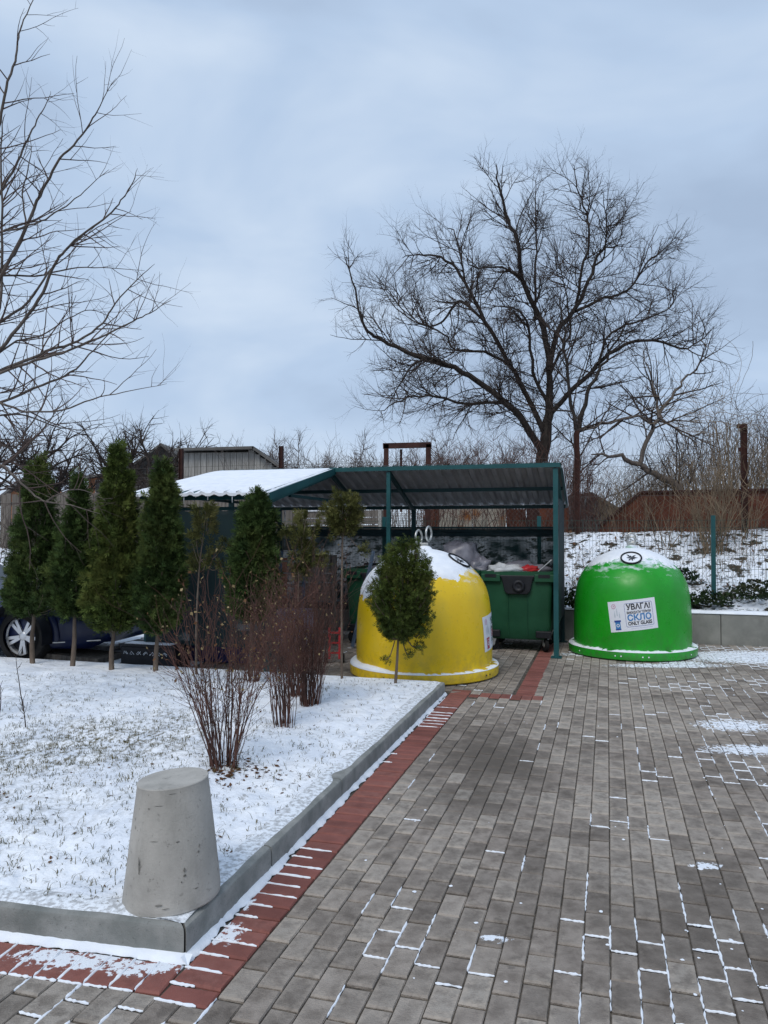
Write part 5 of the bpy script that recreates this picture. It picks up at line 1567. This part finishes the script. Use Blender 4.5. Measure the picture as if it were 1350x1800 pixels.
# ---- grass blades and leaves on the lawn
r = random.Random(400); gb = MB(); dl = MB()
for k in range(15000):
    t = r.random() ** 1.3; px = r.uniform(-60, 760); py = 1190 + 430 * t
    p = G(px, py, .15); u, v = UV(p)
    if u > -.12 or v < vfront(u) + .1 or v > 4.7: continue
    dens = .22 + .9 * math.exp(-((p.x - p1.x) / .9) ** 2 - ((p.y - p1.y) / .7) ** 2) + .6 * math.exp(-((p.x - p2.x) / .9) ** 2 - ((p.y - p2.y) / .5) ** 2)
    dens += .5 * sst(.1, .35, fb(p.x, p.y, 3, 2.2))
    if r.random() > dens * .8: continue
    z = lawn_z(u, v) - .004
    for _ in range(r.choice((1, 2, 3))):
        a = r.uniform(0, 2 * PI); h = r.uniform(.012, .045); d = Vector((math.cos(a), math.sin(a), 0)); w = Vector((-d.y, d.x, 0)) * .0016
        q = Vector((p.x + r.gauss(0, .008), p.y + r.gauss(0, .008), z)); m1 = q + d * h * .35 + Vector((0, 0, h * .6)); m2 = q + d * h * 1.0 + Vector((0, 0, h * r.uniform(.3, .9)))
        gb.add([q - w, q + w, m1 + w * .8, m1 - w * .8, m2], [(0, 1, 2, 3), (3, 2, 4)])
tag(gb.build('grass', m_grass), 'thin winter grass poking through the lawn snow', kind='stuff')
def leafat(u, v, s):
    z = lawn_z(u, v) + .004; x = Vector((r.uniform(-1, 1), r.uniform(-1, 1), r.uniform(-.2, .3))).normalized() * s; y = Vector((-x.y, x.x, r.uniform(-.4, .4) * s)) * .5
    p = U(u, v, z); dl.add([p - x, p - y, p + x, p + y], [(0, 1, 2, 3)])
for k in range(420):
    px = r.uniform(0, 760); py = 1185 + 430 * r.random() ** 1.2; p = G(px, py, .15); u, v = UV(p)
    if u > -.12 or v < vfront(u) + .1 or v > 4.7 or r.random() < .35: continue
    leafat(u, v, r.uniform(.006, .016))
ub, vb = UV(b1)
for k in range(170): leafat(ub + abs(r.gauss(0, .22)) - .05, vb + r.gauss(-.03, .12), r.uniform(.008, .024))
tag(dl.build('fallen_leaves', m_dead), 'brown leaves scattered on the lawn snow', kind='stuff')

# ================================================================== FENCES, POSTS, SHEETS BEYOND
# green welded mesh fence above the wall
FV = 9.55
mf = root('mesh_fence', U(4.2, FV, slope_z(4.2, FV)), ANG, 'green welded wire fence along the snowy bank behind the wall', 'fence')
uP = UV(P(1258, 1000, 11.0))[0]
posts_u = [uP + 2.5, uP, uP - 2.5, uP - 5.0, uP - 7.5, uP - 10]
for pu in posts_u:
    z0 = slope_z(pu, FV); mb = MB(); mb.bar(U(pu, FV, z0 - .1), U(pu, FV, 1.80), .06, .06, up=Vector((A.x, A.y, 0)))
    to_local(mb, mf).build('post', m_teal, mf)
m_wire = mat('green wire', (0.02, 0.05, 0.042), (0.04, 0.075, 0.06), 5, .6)
for a, b in zip(posts_u, posts_u[1:]):
    mb = MB(); u = b + .05
    while u < a: mb.bar(U(u, FV, slope_z(u, FV) - .02), U(u, FV, 1.74), .0032, .0032); u += .05
    for z in (.62, .82, 1.02, 1.22, 1.42, 1.62, 1.73): mb.bar(U(b, FV, z), U(a, FV, z), .0045, .0045)
    tag(to_local(mb, mf).build('wire_panel', m_wire, mf), kind='stuff')
# chain link fence on tall rust brown posts
CV2 = 12.4
cf = root('chain_link_fence', U(0, CV2, 1.5), ANG, 'rusty chain link fence on tall brown steel posts behind the shelter', 'fence')
pl_ = []
for (px, top, w) in ((318, 789, .10), (494, 784, .10), (1015, 757, .11), (1309, 746, .13)):
    # intersect the fence line with the sight line
    k = (px - 675) / 1350
    Yp = 13.0
    for _ in range(20):
        p = Vector((k * Yp, Yp)); u, v = UV(p); Yp += (CV2 - v)
    z1 = P(px, top, Yp).z; u, v = UV(Vector((k * Yp, Yp))); pl_.append((u, z1))
    mb = MB(); z0 = slope_z(u, v) - .1
    c = U(u, CV2, 0)
    mb.bar(U(u, CV2, z0), U(u, CV2, z1), w * .7, .012, up=Vector((A.x, A.y, 0)))
    for s in (-1, 1): mb.bar(U(u + s * w * .35, CV2, z0), U(u + s * w * .35, CV2, z1), .012, w * .8, up=Vector((A.x, A.y, 0)))
    if px > 1300: mb.box(U(u - .03, CV2, z1 - .03), (.17, .1, .07), Rz); mb.box(U(u - .06, CV2, z1 - .45), (.05, .06, .07), Rz)
    to_local(mb, cf).build('post', m_rustpost, cf)
m_chain = mat('old wire', (0.05, 0.045, 0.045), (0.10, 0.085, 0.08), 5, .7)
for (ua, ub_) in ((-9.5, -5.3), (-5.3, -1.1), (-1.1, 3.1), (3.1, 8.5)):
    mb = MB(); z0, z1 = 1.58, 2.75
    u = ua
    H = z1 - z0
    while u < ub_:
        for s in (1, -1):
            a_, b_ = (u, u + H) if s > 0 else (u + H, u)
            mb.bar(U(a_, CV2 + .01 * s, z0), U(b_, CV2 + .01 * s, z1), .0028, .0028)
        u += .09
    for z in (z0 + .02, 2.2, z1, 2.95): mb.bar(U(ua, CV2, z), U(ub_, CV2, z + .02), .006, .006)
    tag(to_local(mb, cf).build('wire_net', m_chain, cf), kind='stuff')
# brown portal frame
pf = root('steel_portal', P(715, 930, 13.2), 0, 'dark brown steel portal frame standing up over the shelter roof', 'frame')
pf.location.z = 1.5
Yf = 13.2
for px in (678, 752):
    mb = MB(); mb.bar(P(px, 940, Yf), P(px + 1, 781, Yf), .085, .085, up=Vector((0, 1, 0))); to_local(mb, pf).build('upright', m_rustpost, pf)
mb = MB(); mb.bar(P(673, 784, Yf), P(758, 782, Yf), .085, .09); to_local(mb, pf).build('crossbar', m_rustpost, pf)
mb = MB()
for px in (705,): mb.bar(P(px, 900, Yf + .1), P(px, 790, Yf + .1), .04, .04, up=Vector((0, 1, 0)))
to_local(mb, pf).build('inner_bar', m_rustpost, pf)

# old wooden fence
wf = root('wooden_fence', U(-7, 11.2, 1.5), ANG, 'weathered grey vertical board fence behind the row of thujas', 'fence')
r = random.Random(500); u = -13.5
bm_ = {}
while u < -4.0:
    w = r.choice((.115, .13, .145)); h = 2.38 + r.gauss(0, .02) - 1.4
    mb = MB(); mb.box((0, 0, h / 2), (w, .02, h)) if False else mb.box((0, 0, .49), (w, .02, .98))
    key = w
    if key not in bm_: bm_[key] = mb.mesh('plank', m_wood)
    tl = U(u, 13.3, 0)
    hs = (2.36 + r.gauss(0, .018) - 1.0) / .98
    link_copy('plank', bm_[key], wf, (u + 7, r.uniform(-.006, .006), -.5), (0, r.gauss(0, .008), 0), (1, 1, hs))
    u += w + r.uniform(.004, .02)
for z in (1.72, 2.15):
    mb = MB(); mb.bar(U(-13.5, 11.24, z), U(-4.0, 11.24, z), .04, .08); to_local(mb, wf).build('rail', m_wood, wf)

# low plank barrier, grey grid and rusty sheets seen under the roof
def line_at(px, v):
    k = (px - 675) / 1350; Yp = 12.0
    for _ in range(20): u, vv_ = UV(Vector((k * Yp, Yp))); Yp += v - vv_
    return UV(Vector((k * Yp, Yp)))[0], Yp
V1 = 12.9
lb_ = root('plank_barrier', U(-2.2, V1, 1.5), ANG, 'low barrier of brown grey horizontal planks seen under the roof', 'fence')
u0, _ = line_at(505, V1); u1, _ = line_at(684, V1)
for i, z in enumerate((1.62, 1.78, 1.93)):
    mb = MB(); mb.bar(U(u0, V1, z - .03), U(u1, V1, z), .03, .14); to_local(mb, lb_).build('plank', m_wood, lb_)
mb = MB(); mb.bar(U(u0, V1 - .02, 1.985), U(u0 + .9, V1 - .02, 2.0), .05, .03); to_local(mb, lb_).build('snow_line', m_snow, lb_)
for px in (668, 600, 520):
    uu, _ = line_at(px, V1 - .05); mb = MB(); mb.bar(U(uu, V1 - .05, 1.4), U(uu, V1 - .05, 2.02), .07, .05, up=Vector((A.x, A.y, 0))); to_local(mb, lb_).build('upright', m_woodpale, lb_)
gg = root('grid_panel', U(-.7, V1 - .1, 1.5), ANG, 'pale welded grid panel between the two middle shelter posts', 'grid')
u0, _ = line_at(684, V1 - .1); u1, _ = line_at(748, V1 - .1)
mb = MB(); x = u0
while x < u1: mb.bar(U(x, V1 - .1, 1.5), U(x, V1 - .1, 1.92), .008, .008, up=Vector((A.x, A.y, 0))); x += .035
z = 1.5
while z < 1.92: mb.bar(U(u0, V1 - .1, z), U(u1, V1 - .1, z), .008, .008); z += .035
tag(to_local(mb, gg).build('grid_wires', m_wood, gg), kind='stuff')
V2 = 13.0
rsn = root('rusty_sheet_fence', U(.5, V2, 1.5), ANG, 'patchwork of pale and rusty metal sheets seen under the roof\'s right half', 'fence')
for (pa_, pb_, m_, zt) in ((746, 772, m_rust, 2.06), (772, 830, m_rustpale, 2.03), (831, 890, m_rustpale, 2.05), (891, 925, m_rust, 2.0), (926, 948, m_rustpost, 2.06), (949, 1000, m_rust, 2.02)):
    a_, _ = line_at(pa_, V2); b_, _ = line_at(pb_, V2); mb = MB()
    mb.bar(U((a_), V2, (1.45 + zt) / 2), U(b_ - .01, V2, (1.45 + zt) / 2), .012, zt - 1.45); to_local(mb, rsn).build('metal_sheet', m_, rsn)
# large rust brown sheets at the right with a slanted end
V3 = 13.4
rb = root('rust_brown_wall', U(5, V3, 1.5), ANG, 'large rust brown sheet wall with a slanted left end above the snowy bank', 'wall')
ua, _ = line_at(1052, V3); ub2, _ = line_at(1126, V3)
mb = MB()
zt = 2.33
mb.prism([(ua, 1.35), (ub2, 1.35), (ub2, zt), (ua, 1.66)], 0, .03, lambda x, y, h: U(x, V3 + h, y)); to_local(mb, rb).build('metal_sheet', m_rust, rb)
uu = ub2
k = 0
while uu < ub2 + 7:
    w = 1.22; mb = MB(); mb.prism([(uu + .004, 1.3), (uu + w, 1.3), (uu + w, zt + .006 * (k % 2) + .01 * k), (uu + .004, zt + .01 * k)], 0, .03, lambda x, y, h: U(x, V3 + h + .012 * (k % 2), y))
    to_local(mb, rb).build('metal_sheet', m_rust, rb); uu += w; k += 1
mb = MB(); mb.bar(U(ub2, V3 - .02, zt + .0), U(ub2 + 7, V3 - .02, zt + .06), .05, .04); to_local(mb, rb).build('top_rail', m_rustpost, rb)
mb = MB(); mb.bar(U(ua, V3 - .02, 1.66), U(ub2, V3 - .02, zt), .05, .04); to_local(mb, rb).build('top_rail', m_rustpost, rb)

# ---- sheds and houses
def gable(name, px0, px1, pye, pyr, Y, depth, label, m_w, m_r, cat='shed', asym=.5, ov=.25, boards=False, snow=True, rz=0.0, windows=()):
    a = P(px0, pye, Y); b = P(px1, pye, Y); ridge = P((px0 + px1) / 2, pyr, Y).z
    W = b.x - a.x; zb = 1.2 if Y < 40 else 1.0
    rt = root(name, (a.x, Y, zb), rz, label, cat)
    He = a.z - zb; Hr = ridge - zb; xr = W * asym
    mb = MB(); mb.prism([(0, 0), (W, 0), (W, He), (xr, Hr), (0, He)], 0, depth, lambda x, y, h: (x, h, y)); mb.build('wall', m_w, rt)
    for (xa, za, xb, zb_) in ((xr, Hr, -ov, He - ov * (Hr - He) / max(xr, .01)), (xr, Hr, W + ov, He - ov * (Hr - He) / max(W - xr, .01))):
        mb = MB(); mb.prism([(xa, za + .02), (xb, zb_ + .02), (xb, zb_ + .10), (xa, za + .10)], -ov, depth + ov, lambda x, y, h: (x, h, y)); mb.build('roof', m_r, rt)
        if snow:
            mb = MB(); mb.prism([(xa, za + .10), (xb, zb_ + .10), (xb, zb_ + .13), (xa, za + .13)], -ov - .01, depth + ov, lambda x, y, h: (x, h, y)); mb.build('snow_layer', m_snow, rt)
    if boards:
        x = 0; r = random.Random(3); me = {}
        while x < W - .05:
            w = .17; hh = He + (Hr - He) * (x + .08) / xr if x + .08 < xr else He + (Hr - He) * (W - x - .08) / (W - xr)
            mb = MB(); mb.box((x + w / 2, -.015, hh / 2), (w - .02, .025, hh)); mb.build('plank', m_woodpale, rt); x += w
    for (wx, wz, ww, wh) in windows:
        f = MB(); f.box((wx, -.03, wz), (ww, .06, wh)); fo = f.build('window', m_woodpale, rt)
        for s in (-1, 1):
            f = MB(); f.box((wx + s * ww * .235, -.065, wz), (ww * .40, .01, wh * .8)); f.build('pane', m_glass, fo)
    return rt, W, He, Hr
# grey board shed with a dark flat roof, right of the chimney
Ys = 20
rt = root('board_shed', P(320, 860, Ys), 0, 'grey shed of pale vertical boards with a thin dark roof behind the snowy roof', 'shed')
rt.location.z = 1.3
a = P(322, 796, Ys); b = P(446, 794, Ys); cR = P(490, 826, Ys)
mb = MB(); mb.prism([(a.x, 1.3), (cR.x, 1.3), (cR.x, cR.z), (b.x, b.z), (a.x, a.z)], Ys, Ys + 3.5, lambda x, y, h: (x, h, y)); to_local(mb, rt).build('wall', m_woodpale, rt)
x = a.x; rs = random.Random(31)
while x < cR.x - .1:
    w = .155; top = a.z if x + w < b.x else b.z + (cR.z - b.z) * (x + w / 2 - b.x) / (cR.x - b.x)
    mb = MB(); mb.box((x + w / 2, Ys - .014 - rs.uniform(0, .006), (1.3 + top) / 2), (w - .014, .022, top - 1.3)); to_local(mb, rt).build('plank', m_woodpale, rt); x += w
for (p, q) in ((Vector((a.x - .15, 0, a.z + .03)), Vector((b.x + .03, 0, b.z + .05))), (Vector((b.x, 0, b.z + .05)), Vector((cR.x + .1, 0, cR.z - .01)))):
    mb = MB(); mb.prism([(p.x, p.z), (q.x, q.z), (q.x, q.z + .07), (p.x, p.z + .07)], Ys - .25, Ys + 3.8, lambda x, y, h: (x, h, y)); to_local(mb, rt).build('roof', m_slate, rt)
# grey mound roofed barn left of it
gable('old_barn', 232, 332, 826, 786, 24, 5, 'old dark grey roofed barn behind the chimney', m_slate, m_slate, 'barn', .55, .3, snow=False)
# brick house with window
rt, W, He, Hr = gable('brick_house', 156, 290, 842, 832, 30, 6, 'low orange brick house with a small white window behind the fence', m_brickwall, m_slate, 'house', .5, .35, windows=((.55, P(180, 856, 30).z - 1.2, .55, .55),))
mb = MB(); c = P(290, 815, 30)
ch = root('brick_chimney', (c.x, 33, 2.6), 0, 'orange brick chimney with a snowy shoulder beside the barn roof', 'chimney')
s_ = 33 / 1350
mb.box((0, 0, 1.05), (.62, .6, 2.1)); mb.build('stack', m_brickwall, ch)
mb = MB(); mb.box((0, 0, 2.14), (.74, .72, .10)); mb.build('cap', m_brickwall, ch)
mb = MB(); mb.box((-.42, 0, 1.3), (.2, .5, .2)); mb.build('snow_lump', m_snow, ch, bevel=.05)
gable('gabled_cottage', 12, 118, 872, 822, 28, 6, 'brown gabled cottage behind the leftmost thuja', m_brickwall, m_slate, 'house', .62, .3)
gable('grey_shed', 1000, 1130, 925, 872, 20, 4, 'low grey shed roof between the big tree and the rust brown wall', m_slate, m_slate, 'shed', .28, .2, snow=False)

# ================================================================== CAR
wc = G(42, 1171, 0.0); cr_ = root('parked_car', (wc.x, 9.0, .03), ANG + .06, 'dark blue parked car behind the leftmost thujas, front wheel visible', 'car')
# local x points to the car's front (to the right), y away from the camera; the front wheel hub is at x = 0
def car():
    Wd = 1.78
    def hull(x):
        # lower half: z bottom, belt height, half width
        zt = .70 - .02 * (x / .9) if x > -1.0 else .78
        if x > .55: zt = .72 - .16 * ((x - .55) / .42) ** 2
        if x < -3.3: zt = .95
        elif x < -1.0: zt = .80 + .12 * min(1, (-1.0 - x) / 2.0)
        elif x < .55: zt = .80 - .08 * (x + 1.0) / 1.55
        return zt
    xs = [-3.75, -3.65, -3.3, -2.9, -2.5, -2.0, -1.5, -1.0, -.6, -.3, 0, .3, .55, .72, .84, .92]
    mb = MB(); mb.smooth = True; vs = []; k = 9
    for x in xs:
        hw = Wd / 2
        if x > .3: hw -= .30 * ((x - .3) / .62) ** 2
        if x < -3.3: hw -= .15 * ((-3.3 - x) / .45) ** 2
        zt = hull(x); zb = .17 + (.06 if x > .8 or x < -3.6 else 0)
        sec = [(-hw + .10, zb), (-hw + .01, zb + .08), (-hw, .42), (-hw + .02, zt - .16), (-hw + .09, zt - .02), (-hw * .5, zt + .03), (0, zt + .045), (hw * .5, zt + .03), (hw - .09, zt - .02), (hw - .02, zt - .16), (hw, .42), (hw - .01, zb + .08), (hw - .10, zb)]
        k = len(sec)
        for (y, z) in sec: vs.append((x, y + Wd / 2, z))
    n = len(xs)
    mb.add(vs, [(i * k + j, i * k + j + 1, (i + 1) * k + j + 1, (i + 1) * k + j) for i in range(n - 1) for j in range(k - 1)] + [tuple(range(k)), tuple((n - 1) * k + j for j in range(k - 1, -1, -1))])
    mb.build('body', m_bluecar, cr_)
    cb = MB(); vs = []
    for (x, z, ins) in ((-3.4, .93, .08), (-2.9, 1.34, .26), (-2.2, 1.43, .30), (-1.6, 1.38, .28), (-.75, .82, .10)):
        for s in (-1, 1): vs.append((x, Wd / 2 + s * (Wd / 2 - ins), z)); 
    cab = [(-3.6, .90), (-3.2, 1.34), (-2.7, 1.43), (-2.1, 1.38), (-1.2, .80)]
    ins = [.10, .26, .30, .28, .12]
    vs = [(x, i_, z) for (x, z), i_ in zip(cab, ins)] + [(x, Wd - i_, z) for (x, z), i_ in zip(cab, ins)] + [(x, .07, .84) for (x, z) in cab] + [(x, Wd - .07, .84) for (x, z) in cab]
    fc = [(i, i + 1, i + 6, i + 5) for i in range(4)] + [(i + 10, i + 11, i + 1, i) for i in range(4)] + [(i + 5, i + 6, i + 16, i + 15) for i in range(4)]
    cb.add(vs, fc); cb.build('cabin', m_glass, cr_)
    rf = MB(); rf.add([(-3.25, .25, 1.345), (-2.7, .29, 1.44), (-2.1, .27, 1.39), (-2.1, Wd - .27, 1.39), (-2.7, Wd - .29, 1.44), (-3.25, Wd - .25, 1.345)], [(0, 1, 4, 5), (1, 2, 3, 4)]); rf.build('roof', m_bluecar, cr_)
    for (x0, z0, x1, z1, i0, i1) in ((-1.2, .82, -2.1, 1.39, .11, .27), (-2.6, .84, -2.6, 1.43, .07, .29), (-3.6, .9, -3.2, 1.34, .1, .26)):
        p = MB(); p.bar(Vector((x0, i0, z0)), Vector((x1, i1, z1)), .05, .05); p.build('pillar', m_bluecar, cr_)
    for xw in (0, -2.62):
        ar = MB(); Mx = Matrix.Rotation(PI / 2, 3, 'X')
        ar.lathe([(.001, -.012), (.385, -.012), (.385, .2)], 40, (xw, -.0, .325), Mx, R(-12), R(192)); ar.build('wheel_arch', m_black, cr_)
        lip = MB(); lip.smooth = True; lip.lathe([(.385, .01), (.40, .022), (.43, .012), (.45, -.01)], 40, (xw, -.0, .325), Mx, R(-8), R(188)); lip.build('arch_lip', m_bluecar, cr_)
        w = root('wheel', (xw, -.0, .32)); w.parent = cr_
        t = MB(); t.lathe([(.215, -.07), (.235, -.03), (.30, -.028), (.318, -.01), (.322, .03), (.322, .17), (.30, .19), (.21, .19)], 56, (0, 0, 0), Matrix.Rotation(-PI / 2, 3, 'X')); 
        t.v = [(x, -.02 + (y if True else 0), z) for x, y, z in t.v]; t.build('tyre', m_rubber, w, smooth=35)
        rm = MB()
        rm.lathe([(.205, .012), (.218, .030), (.226, .028), (.228, .012), (.214, -.02), (.20, -.10)], 56, (0, 0, 0), Mx)
        for k in range(10):
            a = 2 * PI * k / 10 + (.16 if k % 2 else -.16) * .9
            d = Vector((math.cos(a), 0, math.sin(a))); rm.bar(d * .035 + Vector((0, -.014, 0)), d * .214 + Vector((0, -.018, 0)), .036 + .0, .024, up=Vector((0, 1, 0)))
        rm.lathe([(.001, .038), (.03, .038), (.05, .026), (.055, .0)], 24, (0, 0, 0), Mx)
        rm.build('rim', m_alloy, w, smooth=35)
        dk = MB(); dk.lathe([(.001, 0), (.2, 0)], 32, (0, .03, 0), Mx); dk.build('brake_disc', m_black, w)
    h = MB(); h.prism([(.50, .60), (.86, .545), (.88, .60), (.78, .655), (.56, .68)], 0, 1, lambda x, y, q: (x, (.045 + max(0, (x - .3)) ** 2 * .78) + q * .06 - .035, y)); h.build('headlight', m_alloy, cr_, bevel=.01)
    h = MB(); h.bar(Vector((.38, .0, .255)), Vector((.86, .22, .27)), .015, .012); h.build('bumper_trim', m_steel, cr_)
    h = MB(); h.bar(Vector((-2.2, -.005, .26)), Vector((-.5, -.005, .24)), .03, .05); h.build('sill', m_black, cr_)
    for x in (-.62, -1.65, -2.35):
        h = MB(); h.bar(Vector((x, -.002, .28)), Vector((x, .012, .80)), .004, .006); h.build('door_seam', m_black, cr_)
    for x in (-1.45, -2.2):
        h = MB(); h.bar(Vector((x - .1, -.02, .72)), Vector((x + .1, -.02, .72)), .025, .025); h.build('door_handle', m_alloy, cr_)
    h = MB(); h.box((-1.4, -.10, .92), (.10, .18, .12)); h.build('door_mirror', m_bluecar, cr_, bevel=.03)
car()
